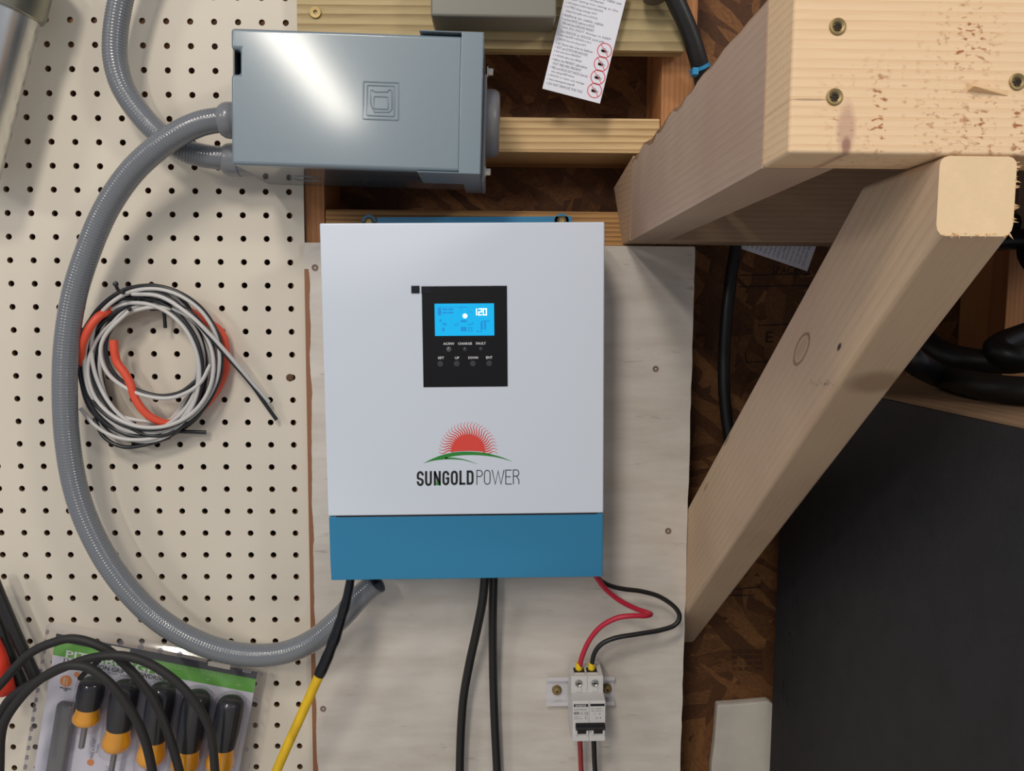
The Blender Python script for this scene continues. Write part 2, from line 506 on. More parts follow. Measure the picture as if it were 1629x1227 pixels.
def painted_board(name):
    """whitewashed plywood with horizontal faint brushing and an unpainted brown strip along the pegboard edge"""
    m = bpy.data.materials.new(name); m.use_nodes = True
    nt = m.node_tree; N = nt.nodes; Lk = nt.links; b = N['Principled BSDF']
    b.inputs['Roughness'].default_value = .6
    tc = N.new('ShaderNodeTexCoord')
    mp = N.new('ShaderNodeMapping'); mp.inputs['Scale'].default_value = (.35, 1, 1.6); Lk.new(tc.outputs['Object'], mp.inputs[0])
    n = N.new('ShaderNodeTexNoise'); n.inputs['Scale'].default_value = 26; n.inputs['Detail'].default_value = 7; n.inputs['Roughness'].default_value = .65
    Lk.new(mp.outputs[0], n.inputs['Vector'])
    r = N.new('ShaderNodeValToRGB')
    r.color_ramp.elements[0].position = .3; r.color_ramp.elements[0].color = (*lin((198, 189, 178)), 1)
    r.color_ramp.elements[1].position = .62; r.color_ramp.elements[1].color = (*lin((216, 209, 200)), 1)
    Lk.new(n.outputs['Fac'], r.inputs[0])
    # small dark dings
    dn = N.new('ShaderNodeTexNoise'); dn.inputs['Scale'].default_value = 85; dn.inputs['Detail'].default_value = 3; Lk.new(mp.outputs[0], dn.inputs['Vector'])
    mr = N.new('ShaderNodeMapRange'); mr.inputs[1].default_value = .68; mr.inputs[2].default_value = .78; Lk.new(dn.outputs['Fac'], mr.inputs[0])
    mx = N.new('ShaderNodeMix'); mx.data_type = 'RGBA'; mx.inputs['B'].default_value = (*lin((120, 112, 104)), 1)
    Lk.new(mathn(nt, 'MULTIPLY', mr.outputs[0], .4), mx.inputs['Factor']); Lk.new(r.outputs[0], mx.inputs['A'])
    # bare wood strip: x below an uneven limit, below the top patch
    sp = N.new('ShaderNodeSeparateXYZ'); Lk.new(tc.outputs['Object'], sp.inputs[0])
    en = N.new('ShaderNodeTexNoise'); en.inputs['Scale'].default_value = 30; en.inputs['Detail'].default_value = 5
    mq = N.new('ShaderNodeMapping'); mq.inputs['Scale'].default_value = (.1, 1, 1); Lk.new(tc.outputs['Object'], mq.inputs[0]); Lk.new(mq.outputs[0], en.inputs['Vector'])
    lim = mathn(nt, 'ADD', BARE_X, mathn(nt, 'MULTIPLY', mathn(nt, 'SUBTRACT', en.outputs['Fac'], .5), .005))
    bare = mathn(nt, 'MULTIPLY', mathn(nt, 'LESS_THAN', sp.outputs[0], lim), mathn(nt, 'LESS_THAN', sp.outputs[2], BARE_TOP))
    m2 = N.new('ShaderNodeMix'); m2.data_type = 'RGBA'; m2.inputs['B'].default_value = (*lin((146, 98, 68)), 1)
    Lk.new(bare, m2.inputs['Factor']); Lk.new(mx.outputs['Result'], m2.inputs['A'])
    Lk.new(m2.outputs['Result'], b.inputs['Base Color'])
    bp = N.new('ShaderNodeBump'); bp.inputs['Strength'].default_value = .2; bp.inputs['Distance'].default_value = .001
    Lk.new(n.outputs['Fac'], bp.inputs['Height']); Lk.new(bp.outputs[0], b.inputs['Normal'])
    return m


def clear_plastic(name, tint=(250, 249, 251), haze=.12):
    m = bpy.data.materials.new(name); m.use_nodes = True
    nt = m.node_tree; N = nt.nodes; Lk = nt.links
    for n in list(N):
        if n.type != 'OUTPUT_MATERIAL': N.remove(n)
    out = [n for n in N if n.type == 'OUTPUT_MATERIAL'][0]
    tr = N.new('ShaderNodeBsdfTransparent'); tr.inputs[0].default_value = (*lin(tint), 1)
    gl = N.new('ShaderNodeBsdfGlossy'); gl.inputs['Roughness'].default_value = .08
    df = N.new('ShaderNodeBsdfDiffuse'); df.inputs[0].default_value = (.55, .54, .57, 1)
    lw = N.new('ShaderNodeLayerWeight'); lw.inputs[0].default_value = .5
    fr = nt.nodes.new('ShaderNodeMath'); fr.operation = 'MULTIPLY_ADD'
    Lk.new(mathn(nt, 'POWER', lw.outputs['Facing'], 4), fr.inputs[0]); fr.inputs[1].default_value = .45; fr.inputs[2].default_value = .05
    a = N.new('ShaderNodeMixShader'); a.inputs[0].default_value = haze
    Lk.new(tr.outputs[0], a.inputs[1]); Lk.new(df.outputs[0], a.inputs[2])
    c = N.new('ShaderNodeMixShader'); Lk.new(fr.outputs[0], c.inputs[0]); Lk.new(a.outputs[0], c.inputs[1]); Lk.new(gl.outputs[0], c.inputs[2])
    Lk.new(c.outputs[0], out.inputs[0])
    return m


BARE_X = 0.0; BARE_TOP = 9.0
M_ = {}
M_['peg'] = mat('pegboard paint', (222, 213, 197), .5, bump=.08, bscale=90, var=.035, vscale=5)
M_['hardboard'] = mat('raw hardboard', (112, 84, 58), .85)
M_['osb'] = osb('oriented strand board')
M_['stud'] = wood('stud pine', (184, 128, 82), (132, 86, 54), 'Z', 'X', 60, .5)
M_['block_brown'] = wood('brown blocking pine', (188, 142, 88), (104, 68, 36), 'X', 'Z', 62, .85, dist=4, pw=1.6)
M_['block_yellow'] = wood('yellow blocking pine', (222, 190, 140), (156, 116, 70), 'X', 'Z', 38, .85, dist=9, pw=1.8)
M_['treated'] = wood('treated pine', (202, 180, 134), (134, 108, 68), 'X', 'Z', 30, .8, dist=14, pw=1.8, stain=(150, 142, 108))
M_['screw'] = mat('zinc screw', (200, 198, 192), .35, 1)
M_['brass'] = mat('yellow zinc screw', (158, 138, 96), .5, .8)
M_['dark'] = mat('dark recess', (18, 16, 15), .8)
M_['gray_paint'] = mat('grey enamel', (120, 137, 148), .36, coat=.7, bump=.12, bscale=130, bdist=.0006)
M_['gray_gloss_shaded'] = mat('shaded glossy grey enamel', (78, 86, 92), .25, coat=1.0)  # same enamel as the cover, underside shade put into its darker colour
M_['gray_gloss_shaded'].node_tree.nodes['Principled BSDF'].inputs['Coat Roughness'].default_value = .03
M_['gray_plastic'] = mat('grey plastic', (128, 130, 136), .28, coat=.3)
M_['gray_hub'] = mat('dark grey plastic', (112, 112, 116), .35)
M_['conduit'] = mat('grey conduit vinyl', (116, 120, 126), .2, coat=.5)
M_['white_paint'] = mat('white powder coat', (222, 231, 244), .30, coat=.2, bump=.03, bscale=900, bdist=.0003)
M_['blue_paint'] = mat('blue powder coat', (44, 130, 174), .42, bump=.06, bscale=1400, bdist=.0003)
M_['black_gloss'] = mat('black membrane', (13, 13, 17), .38, var=.15, vscale=30, spec=.3)
M_['black_tape'] = mat('black vinyl tape', (16, 18, 24), .25)
M_['black_rubber'] = mat('black cable jacket', (30, 30, 31), .42, bump=.1, bscale=300)
M_['black_cord'] = mat('black rubber cord', (38, 36, 36), .6, bump=.15, bscale=400)
M_['black_wire'] = mat('black wire insulation', (34, 36, 42), .3)
M_['white_wire'] = mat('white wire insulation', (205, 203, 200), .35)
M_['orange'] = mat('orange red insulation', (228, 84, 56), .4)
M_['red_wire'] = mat('red solar cable', (196, 40, 66), .45)
M_['red_dull'] = mat('dull red cable', (160, 58, 58), .5)
M_['yellow'] = mat('yellow cable jacket', (238, 194, 34), .5, var=.25, vscale=60, stretch=(1, 1, .4))
M_['ferrule'] = mat('yellow ferrule', (240, 205, 30), .4)
M_['breaker'] = mat('breaker plastic', (212, 210, 207), .4)
M_['rail'] = mat('zinc rail', (214, 212, 216), .35, .25)
M_['print_black'] = mat('black print', (18, 18, 20), .6)
M_['print_gray'] = mat('grey print', (112, 112, 120), .6)
M_['print_white'] = mat('white print', (232, 232, 232), .6)
M_['print_red'] = mat('red print', (226, 74, 82), .6)
M_['logo_red'] = mat('logo red', (232, 74, 62), .5)
M_['logo_green'] = mat('logo green', (42, 140, 50), .5)
M_['paper'] = mat('white label film', (232, 234, 244), .4)
M_['card'] = mat('white card', (222, 222, 232), .5)
M_['card_green'] = mat('green card print', (100, 176, 62), .5)
M_['card_navy'] = mat('navy card print', (38, 42, 54), .4)
M_['amber'] = mat('amber handle', (240, 166, 36), .1, coat=.6)
M_['grip'] = mat('black rubber grip', (30, 32, 38), .5, bump=.15, bscale=200)
M_['steel'] = mat('brushed steel', (225, 225, 220), .26, 1, bump=.04, bscale=250, stretch=(1, 1, .05))
M_['shank'] = mat('steel shank', (150, 150, 152), .35, .8)
M_['red_grip'] = mat('red grip', (226, 62, 42), .4)
M_['clear'] = clear_plastic('clear clamshell', haze=.06)
M_['clear_dome'] = clear_plastic('clear blister dome', haze=.0)
M_['cabinet'] = mat('black cabinet board', (39, 39, 42), .55, bump=.25, bscale=500, var=.2, vscale=40)
M_['cabinet_top'] = wood('cabinet top ply', (150, 124, 98), (112, 88, 66), 'Y', 'X', 20, .5)
M_['white_scrap'] = mat('white board scrap', (214, 208, 198), .7, bump=.4, bscale=120, var=.12, vscale=20)
M_['cyan'] = mat('blue tie', (40, 140, 190), .5)
M_['lcd'] = mat('backlit display', (4, 20, 40), .3, emit=(0, 172, 228), estr=1.0)
M_['lcd_dark'] = mat('display segments', (0, 10, 20), .4, emit=(0, 138, 206), estr=.95)
M_['lcd_white'] = mat('lit display segments', (240, 250, 255), .4, emit=(250, 255, 255), estr=1.3)
M_['button'] = mat('dark button', (58, 60, 66), .35)
M_['led'] = mat('unlit indicator', (92, 94, 98), .25)
M_['hook'] = mat('dark steel hook', (58, 60, 64), .35, .7)

# ------------------------------------------------------------------ setting: wall, studs, blocking, floor
ST_F, ST_B = .0055, .0945       # stud front and back
wall = tag(mesh_obj('wall_back', MB().box(-1.25, 1.45, ST_B, ST_B + .012, 0, 2.45), M_['osb'], origin=(0, ST_B, 0)), kind='structure')
floor = tag(mesh_obj('floor', MB().box(-2.2, 2.2, -3.2, ST_B + .012, -.02, 0), mat('grey concrete floor', (196, 192, 184), .8, var=.2, vscale=3), origin=(0, -1.5, 0)), kind='structure')
for x0 in (-.2290 - .4064, -.2290, .1780, .5760, .982):
    mesh_obj('wall_stud', MB().box(x0, x0 + .038, ST_F, ST_B - .0003, .0, 2.44), M_['stud'], wall, bevel=.002)


def zat(px, py, y): return P(px, py, y).z


b2 = MB().box(-.1905, .1775, ST_F, ST_B - .0005, zat(900, 243, ST_F), zat(900, 187, ST_F))
tag(mesh_obj('blocking_board', b2, M_['block_yellow'], wall, bevel=.0015), 'pale yellow pine block between the studs beside the grey box')
b3 = MB().box(-.1905, .1775, ST_F, ST_B - .0005, zat(750, 391, ST_F), zat(750, 335, ST_F))
tag(mesh_obj('blocking_board', b3, M_['block_brown'], wall, bevel=.0015), 'brown pine block carrying the white box bracket')

# stamped lettering on the sheathing
st = MB()
yq = ST_B - .0004
for (a, b_, c_, d_) in [(1176, 438, 1290, 436), (1176, 456, 1290, 454), (1205, 518, 1260, 516), (1186, 577, 1220, 575), (1186, 560, 1187, 577), (1085, 946, 1210, 934), (1155, 948, 1200, 947)]:
    p0, p1 = P(a, b_, yq), P(c_, d_, yq)
    st.ribbon([(p0.x, p0.z), (p1.x, p1.z)], .0012, yq, yq + .0003)
p0, p1 = P(1228, 436, yq), P(1288, 424, yq)
st.text('SPACING', p0.x, p1.x, p0.z, p1.z, yq)
p0, p1 = P(1218, 545, yq), P(1262, 528, yq)
st.text('E', p0.x, p0.x + .009, p0.z, p1.z, yq)
for k in range(4):
    p0, p1 = P(1165, 1040 + k * 9, yq), P(1214, 1034 + k * 9, yq)
    st.text('RATED SHEATHING', p0.x, p1.x, p0.z, p1.z, yq)
mesh_obj('stamped_lettering', st, mat('stamp ink', (34, 22, 16), .8), wall)['kind'] = 'stuff'

# ------------------------------------------------------------------ pegboard with real holes
X0, Z0, PIT = -.482402, EYE + .309408, .0254
peg = MB()
HR = .00335
NH = 12
cols = range(-6, 11); rows = range(-2, 37)
pr_edge = P(483, 300, 0).x
peg_l = X0 - 6.5 * PIT
z_top = Z0 + 2.5 * PIT; z_bot = Z0 - 36.5 * PIT
ring = [(math.cos(2 * math.pi * (k + .5) / NH), math.sin(2 * math.pi * (k + .5) / NH)) for k in range(NH)]


def sq(c, s):
    k = .5 / max(abs(c), abs(s)); return c * k * PIT, s * k * PIT


for i in cols:
    for j in rows:
        cx, cz = X0 + i * PIT, Z0 - j * PIT
        inner = [(cx + c * HR, cz + s * HR) for c, s in ring]
        outer = []
        for c, s in ring:
            a, b_ = sq(c, s); outer.append((cx + a, cz + b_))
        # corner points sit between ring samples 1/2 etc. -> build with explicit corners
        v = [(x, 0, z) for x, z in inner] + [(x, 0, z) for x, z in outer] + [(cx + sx * PIT / 2, 0, cz + sz * PIT / 2) for sx, sz in ((1, 1), (-1, 1), (-1, -1), (1, -1))]
        v += [(x, .005, z) for x, z in inner]
        f = []; cmap = {1: 24, 4: 25, 7: 26, 10: 27}
        for k in range(NH):
            k2 = (k + 1) % NH
            if k in cmap: f.append((k, NH + k, cmap[k], NH + k2, k2))
            else: f.append((k, NH + k, NH + k2, k2))
        peg.cur = 0; peg.add(v, f)
        base = len(peg.v) - len(v)
        peg.cur = 1
        for k in range(NH):
            k2 = (k + 1) % NH
            peg.f.append((base + k, base + k2, base + 28 + k2, base + 28 + k)); peg.mi.append(1)
peg.cur = 0
xe = X0 + 10.5 * PIT
peg.add([(xe, 0, z_bot), (pr_edge, 0, z_bot), (pr_edge, 0, z_top), (xe, 0, z_top)], [(0, 1, 2, 3)])
peg.cur = 1
peg.add([(pr_edge, 0, z_bot), (pr_edge, .005, z_bot), (pr_edge, .005, z_top), (pr_edge, 0, z_top)], [(0, 1, 2, 3)])
peg_o = mesh_obj('pegboard', peg, [M_['peg'], M_['hardboard']], flip=False, origin=(-.42, 0, z_bot))
tag(peg_o, 'cream painted pegboard panel with a grid of round holes', 'pegboard')
c = P(461, 601, -.0005)
mesh_obj('screw', MB().lathe([(.0001, -.0012), (.0030, -.0010), (.0042, 0), (.0042, .0008)], c, (0, 1, 0), 14), mat('rusty screw', (96, 66, 42), .7), peg_o)

# ------------------------------------------------------------------ white painted board
bx0, bx1 = P(484, 420, -.007).x, .2172
bz1 = min(zat(1050, 391, -.007), EYE + .0778)
bz0 = EYE - .62
BARE_X = P(493.5, 560, -.007).x; BARE_TOP = zat(490, 428, -.007)
poly = [(bx0, bz1), (bx1 - .0005, bz1 - .0008)]
z = bz1
rr = random.Random(3)
while z > bz0 + .02:
    z -= rr.uniform(.008, .02); poly.append((bx1 + rr.uniform(-.0005, .0004), z))
poly += [(bx1, bz0), (bx0, bz0)]
M_['painted'] = painted_board('white painted plywood')
panel = mesh_obj('painted_panel', MB().prism(poly, -.007, .005), M_['painted'], origin=(0, 0, 0))
tag(panel, 'white painted plywood panel with scuffs behind the white box', 'panel')
for (a, b_, rad) in [(501, 426, .0036), (1043, 587, .0034), (1063, 845, .0036), (514, 1128, .0034)]:
    c = P(a, b_, -.0072)
    mesh_obj('screw', MB().lathe([(.0006, .0004), (.0018, -.0002), (rad, -.0006), (rad, .001)], c, (0, 1, 0), 12), mat('painted over screw', (128, 108, 96), .7) if 'pos' not in M_ else M_['pos'], panel)
# ------------------------------------------------------------------ upper mounting board across the studs
mz0 = zat(800, 78, -.019)
mb_x1 = P(1090, 40, -.019).x
mboard = mesh_obj('mounting_board', MB().box(P(472, 20, -.019).x, mb_x1, -.0190, -.0002, mz0, mz0 + .16), M_['treated'], bevel=.0012)
tag(mboard, 'greenish yellow treated pine board above the grey box', 'board')
c = P(502, 20, -.0195)
mesh_obj('screw', MB().lathe([(.0018, .0010), (.0022, -.0014), (.0058, -.0016), (.0062, -.0002), (.0062, .001)], c, (0, 1, 0), 16), M_['brass'], mboard)

# ------------------------------------------------------------------ wooden shelf frame (bench) at upper right
JX = .140
JB = EYE + .0785                # underside of joist and fascia
shelf = thing('shelf_frame', 'raw pine shelf frame with front board and diagonal brace jutting from the wall', 'shelf', (JX, 0, JB))
LX = .0

def sl3(px, py, y=-.4835): return tuple(P(px, py, y) - Vector((JX, 0, JB)))


fk = [(sl3(1347, 205), (.0042, 9, .012), 0, .5, (168, 124, 116)), (sl3(1347, 232), (.0022, 9, .004), 0, .6, (120, 70, 66)), (sl3(1288, 158), (.0095, 9, .0005), 0, .55, (110, 88, 70))]
Mfas = wood('fascia pine', (242, 210, 170), (216, 172, 124), 'X', 'Z', 70, .42, knots=fk, flecks=1.0, dist=2.2, fine=.45,
            fleck_at=[(sl3(1425, 180), (.036, 9, .026)), (sl3(1600, 205), (.030, 9, .024)), (sl3(1530, 60), (.02, 9, .02))])
mesh_obj('fascia_board', MB().box(JX, JX + .62, -.483, -.445, JB, JB + .140), Mfas, shelf, bevel=.002, bseg=3)
Mjoist = wood('joist pine', (190, 166, 146), (158, 130, 110), 'Y', 'Z', 55, .36, dist=4, stain=(170, 142, 128))
# joist with waney upper edge
jb = MB()
rr = random.Random(5)
ys = [-.4448 + i * (.4448 - .0385) / 26 for i in range(27)]
prev = None
for i, y in enumerate(ys):
    bk_ = min(1, max(0, (y + .36) / .2))
    wv = .0015 + (.001 + .003 * bk_) * rr.random()
    wz = .002 + (.002 + .008 * bk_) * rr.random()
    sec = [(JX, y, JB), (JX + .038, y, JB), (JX + .038, y, JB + .089), (JX + wv + .004, y, JB + .089 + .002 * rr.random()), (JX + wv * .45, y, JB + .089 - wz * .45), (JX, y, JB + .089 - wz)]
    b0 = len(jb.v); jb.v += [Vector(s) for s in sec]
    if prev is not None:
        for k in range(6):
            jb.f.append((prev + k, prev + (k + 1) % 6, b0 + (k + 1) % 6, b0 + k)); jb.mi.append(1 if k in (3, 4) else 0)
    else: jb.f.append((0, 1, 2, 3, 4, 5)); jb.mi.append(0)
    prev = b0
jb.f.append(tuple(prev + k for k in (5, 4, 3, 2, 1, 0))); jb.mi.append(0)
mesh_obj('joist', jb, [Mjoist, mat('bark edge', (150, 116, 84), .85, bump=.5, bscale=160, var=.4, vscale=90, stretch=(1, .3, 1))], shelf)
for xj in (.55,):
    mesh_obj('joist', MB().box(xj, xj + .038, -.4448, -.0385, JB, JB + .089), Mjoist, shelf, bevel=.003)
# ledger with an angled end cut
Mled = wood('ledger pine', (176, 148, 122), (138, 110, 86), 'X', 'Z', 55, .4)
lf, lb = -.038, .0052
fl = [PX(1021, 376, JX), PX(1034, 236, JX)]
led = MB()
e_ft = Vector((JX + .0002, lf, JB + .0885)); e_fb = Vector((JX - .0008, lf, JB))
e_bt = P(1003, 238, lb); e_bb = P(993, 389, lb)
e_bm = P(974, 298, lb)
zb = JB
vs = [e_fb, e_ft, Vector((e_bt.x, lb, JB + .089)), Vector((e_bm.x, lb, e_bm.z)), Vector((e_bb.x - .002, lb, zb)),
      Vector((.74, lf, zb)), Vector((.74, lf, JB + .089)), Vector((.74, lb, JB + .089)), Vector((.74, lb, zb))]
led.add(vs, [(0, 1, 2, 3, 4), (0, 5, 6, 1), (1, 6, 7, 2), (4, 8, 5, 0), (2, 7, 8, 4, 3), (5, 8, 7, 6)])
mesh_obj('ledger_board', led, Mled, shelf, bevel=.0018)
mesh_obj('deck_panel', MB().box(JX + .040, JX + .62, -.4445, .0045, JB + .0915, JB + .1095), Mled, shelf)
# diagonal brace, plumb cut flush with the fascia front
BX0, BX1 = .2140, .2520
q = {k: PX(*v, BX0) for k, v in dict(t1=(1320, 380), t2=(1150, 698), t3=(1223, 560), t4=(1089, 803), l1=(1479, 384), l2=(1380, 533), l3=(1294, 674), l4=(1093, 962)).items()}
ty = [(q[k].y, q[k].z) for k in ('t1', 't2', 't3', 't4')]; ly = [(q[k].y, q[k].z) for k in ('l1', 'l2', 'l3', 'l4')]
at_, bt_ = np.polyfit([a for a, _ in ty], [b for _, b in ty], 1)
al_, bl_ = np.polyfit([a for a, _ in ly], [b for _, b in ly], 1)
sl = (at_ + al_) / 2
# use common slope through the mean points, 89 mm wide
mt = (np.mean([a for a, _ in ty]), np.mean([b for _, b in ty])); ml = (np.mean([a for a, _ in ly]), np.mean([b for _, b in ly]))
print('BRACE slopes', at_, al_, 'width', ((mt[1] + sl * (ml[0] - mt[0])) - ml[1]) * math.cos(math.atan(sl)))
top = lambda y: mt[1] + at_ * (y - mt[0])
low = lambda y: ml[1] + al_ * (y - ml[0])
yf, yb = -.4832, .093
ytop = -.4446
poly = [(yf, low(yf)), (yf, JB - .0003), (ytop, JB - .0003)]
yx = mt[0] + (JB - .0003 - mt[1]) / at_
poly = [(yf, low(yf)), (yf, JB - .0003), (yx, JB - .0003), (yb, top(yb)), (yb, low(yb))]
ang = math.atan(sl)
BM = Matrix.Translation((BX0, yf, low(yf))) @ Matrix.Rotation(ang, 4, 'X')   # grain along local y, falling towards the wall
br = MB().prismx(poly, BX0, BX1)
kn = []
Binv = BM.inverted()


def bk(px, py, x=BX0): return tuple(Binv @ PX(px, py, x))


kn.append((bk(1272, 555), (.03, .0155, .0075), .18, .8, (96, 62, 44)))
kn.append((bk(1272, 555), (.03, .012, .005), 0, .25, (140, 94, 70)))
kn.append((bk(1333, 552), (.02, .0035, .0018), 0, .95, (40, 28, 22)))
kn.append((bk(1393, 612, BX0 + .024), (.016, .012, .03), 0, .5, (112, 78, 52)))
kn.append((bk(1152, 700), (.02, .012, .002), 0, .6, (70, 52, 42)))
kn.append((bk(1118, 775), (.02, .010, .0022), 0, .4, (90, 66, 50)))
Mbr = wood('brace pine', (204, 178, 148), (174, 142, 112), 'Y', 'Z', 42, .34, knots=kn, dist=5, stain=(184, 152, 132))
Mend = mat('fresh cut pine end', (238, 208, 166), .7, bump=.2, bscale=300, var=.06, vscale=60)
for v in br.v: v.x += .0045 * (v.y - yf) / (yb - yf)
br.v = [Binv @ v for v in br.v]
br.mi = [1 if all(abs((BM @ br.v[i]).y - yf) < 1e-4 for i in f_) else 0 for f_ in br.f]
# child of the shelf but with its own rotated axes
me_o = mesh_obj('diagonal_brace', br, [Mbr, Mend], shelf, local=True, bevel=.0045, bseg=3, keep_mi=1)
me_o.matrix_basis = WM[shelf.name].inverted() @ BM
WM[me_o.name] = BM
# torn fibres at the saw cut
fb = MB(); rr = random.Random(11)
for k in range(26):
    x = BX0 + .004 + rr.random() * .032; z = low(yf) + .0022
    l = .001 + .0028 * rr.random()
    fb.add([(x, yf + .001, z), (x + .0012, yf + .001, z), (x + .0006 + rr.uniform(-.002, .002), yf - .0012, z - l), (x + .0006, yf + .0025, z - .0005)], [(0, 1, 2), (0, 2, 3), (1, 3, 2), (0, 3, 1)])
for k in range(30):
    z = low(yf) + .006 + rr.random() * .030; x = BX1 - .0012
    l = .001 + .0026 * rr.random()
    fb.add([(x, yf + .001, z), (x, yf + .001, z + .0012), (x + l, yf - .0008, z + .0006 + rr.uniform(-.002, .002)), (x - .0005, yf + .0025, z + .0006)], [(0, 1, 2), (0, 2, 3), (1, 3, 2), (0, 3, 1)])
mesh_obj('torn_fibres', fb, mat('torn pine fibre', (226, 188, 140), .8), shelf)['kind'] = 'stuff'
# splinter on the fascia
sp = MB(); a = PX(1545, 0, .2)
p0, p1 = P(1540, 136, -.4835), P(1604, 150, -.4835)
sp.add([(p0.x, -.4835, p0.z + .0012), (p0.x + .001, -.4868, p0.z - .0012), (p0.x, -.483, p0.z - .0024), (p1.x, -.4832, p1.z + .0016), (p1.x, -.4832, p1.z - .0006)],
       [(0, 1, 3), (1, 2, 4), (1, 4, 3), (0, 2, 1)])
mesh_obj('splinter', sp, mat('splinter pine', (232, 196, 150), .7), shelf)
Mrec = mat('screw recess', (58, 46, 30), .7)
for (a, b_) in [(1333, 42), (1328, 154), (1619, 130)]:
    c = P(a, b_, -.4834)
    so = mesh_obj('screw', MB().lathe([(.0010, .0012), (.0018, .0004), (.0030, -.0003), (.0036, -.0004), (.0040, -.0001), (.0042, .0012)], c, (0, 1, 0), 18), M_['brass'], shelf)
    stx = MB()
    for k in range(6):
        an = k * math.pi / 3
        stx.disc((c.x + .0011 * math.cos(an), c.z + .0011 * math.sin(an)), .0008, c.y - .0003, c.y + .0008, 8)
    mesh_obj('drive_recess', stx, Mrec, so)
mk = MB()
p0 = PX(1291, 606, BX0 - .0003)
# lumber stamp on the brace side
for k in range(9):
    a = PX(1290 + k * 4.2, 604 + (k % 3) * 4, BX0 - .0002); b_ = PX(1292 + k * 4.2, 613 - (k % 2) * 3, BX0 - .0002)
    d = (b_ - a); w = Vector((0, .0005, .0003))
    mk.add([a - w, a + w, b_ + w, b_ - w], [(0, 1, 2, 3)])
mesh_obj('lumber_stamp', mk, mat('faded stamp ink', (104, 84, 68), .8), shelf)

# ------------------------------------------------------------------ grey electrical box lying on its side
tl, tr, bl, brr = P(365, 43, -.116), P(732, 57, -.116), P(369, 261, -.116), P(732, 272, -.116)
ang = (math.atan2(tr.z - tl.z, tr.x - tl.x) + math.atan2(brr.z - bl.z, brr.x - bl.x)) / 2
F = Frame(548, 158, -.116, ang)
ebox = thing('electrical_box', 'grey enamelled metal breaker enclosure mounted sideways on the wall', 'electrical box', F.M)
u0, vT = F.l(366, 44); u0b, vB = F.l(368.5, 262.5); u0 = (u0 + u0b) / 2
u1 = F.l(732, 160)[0]; u2 = F.l(767.5, 160)[0]
vT = (F.l(366, 43.5)[1] + F.l(731, 57)[1]) / 2; vB = (F.l(369, 262)[1] + F.l(731, 273)[1]) / 2
vT2 = F.l(750, 51)[1]; vB2 = F.l(750, 277)[1]
D = .1150
t = .0015
en = MB()
en.box(u0 + .001, u2 - .001, D - t, D, vB + .001, vT - .001)
en.box(u0 + .001, u2 - .001, .003, D, vB + .001, vB + .001 + t)
en.box(u0 + .001, u2 - .001, .003, D, vT - .001 - t, vT - .001)
en.box(u0 + .001, u0 + .001 + t, .003, D, vB + .001, vT - .001)
en.box(u2 - .001 - t, u2 - .001, .003, D, vB + .001, vT - .001)
mesh_obj('enclosure', en, M_['gray_gloss_shaded'], ebox, local=True)
n0 = F.l(366, 78)[1]; n1 = F.l(367, 117)[1]; nu = F.l(381.5, 100)[0]
cv = MB().prism([(u0, vB), (u1 + .002, vB), (u1 + .002, vT), (u0, vT), (u0, n0), (nu, n0), (nu, n1), (u0, n1)], 0, .0016)
cv.box(u0 + .002, u1, .0014, .018, vB - .0002, vB + .0008)
cv.box(u0 + .002, u1, .0014, .018, vT - .0008, vT + .0002)
cover = mesh_obj('cover', MB().prism([(u0, vB), (u1 + .002, vB), (u1 + .002, vT), (u0, vT), (u0, n0), (nu, n0), (nu, n1), (u0, n1)], 0, .014) , M_['gray_paint'], ebox, local=True, bevel=.0034, bseg=4, smooth=60)
# raised emblem
em = MB()


def rsq(x0, y0, x1, y1, r, n=4):
    pts = []
    for (cx, cy, a0) in ((x1 - r, y1 - r, 0), (x0 + r, y1 - r, 90), (x0 + r, y0 + r, 180), (x1 - r, y0 + r, 270)):
        for k in range(n + 1):
            a = math.radians(a0 + 90 * k / n); pts.append((cx + r * math.cos(a), cy + r * math.sin(a)))
    return pts


def zl(px, py): return F.l(340 + px / 3.394, py / 3.394)


def loop(x0, y0, x1, y1, r):
    a = zl(x0, y1); b_ = zl(x1, y0)
    pts = rsq(a[0], a[1], b_[0], b_[1], r)
    em.tube([(p[0], .0001, p[1]) for p in pts], .00075, 6, closed=True, smooth=False)


loop(808, 448, 1000, 643, .0008)
loop(828, 466, 977, 624, .0012)
loop(865, 524, 942, 588, .0012)
dd = [(848, 488), (848, 565), (868, 606), (948, 606), (962, 590), (962, 488), (946, 486), (938, 497), (868, 497), (858, 487)]
em.tube([(zl(*p)[0], .0001, zl(*p)[1]) for p in dd], .00075, 6, closed=True, smooth=False)
mesh_obj('emblem', em, M_['gray_paint'], cover, local=True)
# end flange at the hub end
fg = MB()
fg.box(u1, u2, -.0012, .0008, vB2, vT2)
fl0 = F.l(667, 52)[0]
fg.box(fl0, u2, -.0010, .045, vT2 - .0012, vT2)
fg.box(fl0, u2, -.0010, .060, vB2, vB2 + .0012)
fg.box(u2 - .0014, u2, -.0012, D - .004, vB2, vT2)
fg.box(u1 + .002, u2, .060, D, vB2 - .0, vB2 + .0012)
mesh_obj('end_flange', fg, M_['gray_paint'], ebox, local=True, bevel=.0006)
# knockouts on the underside
for (uu, yy) in [(u0 + .052, .072)]:
    ko = MB()
    for rad in (.011, .0155):
        ko.tube([(uu + rad * math.cos(a), yy + rad * math.sin(a), vB + .0009) for a in [2 * math.pi * k / 24 for k in range(24)]], .00025, 5, closed=True, smooth=False)
    mesh_obj('knockout', ko, M_['gray_paint'], ebox, local=True)
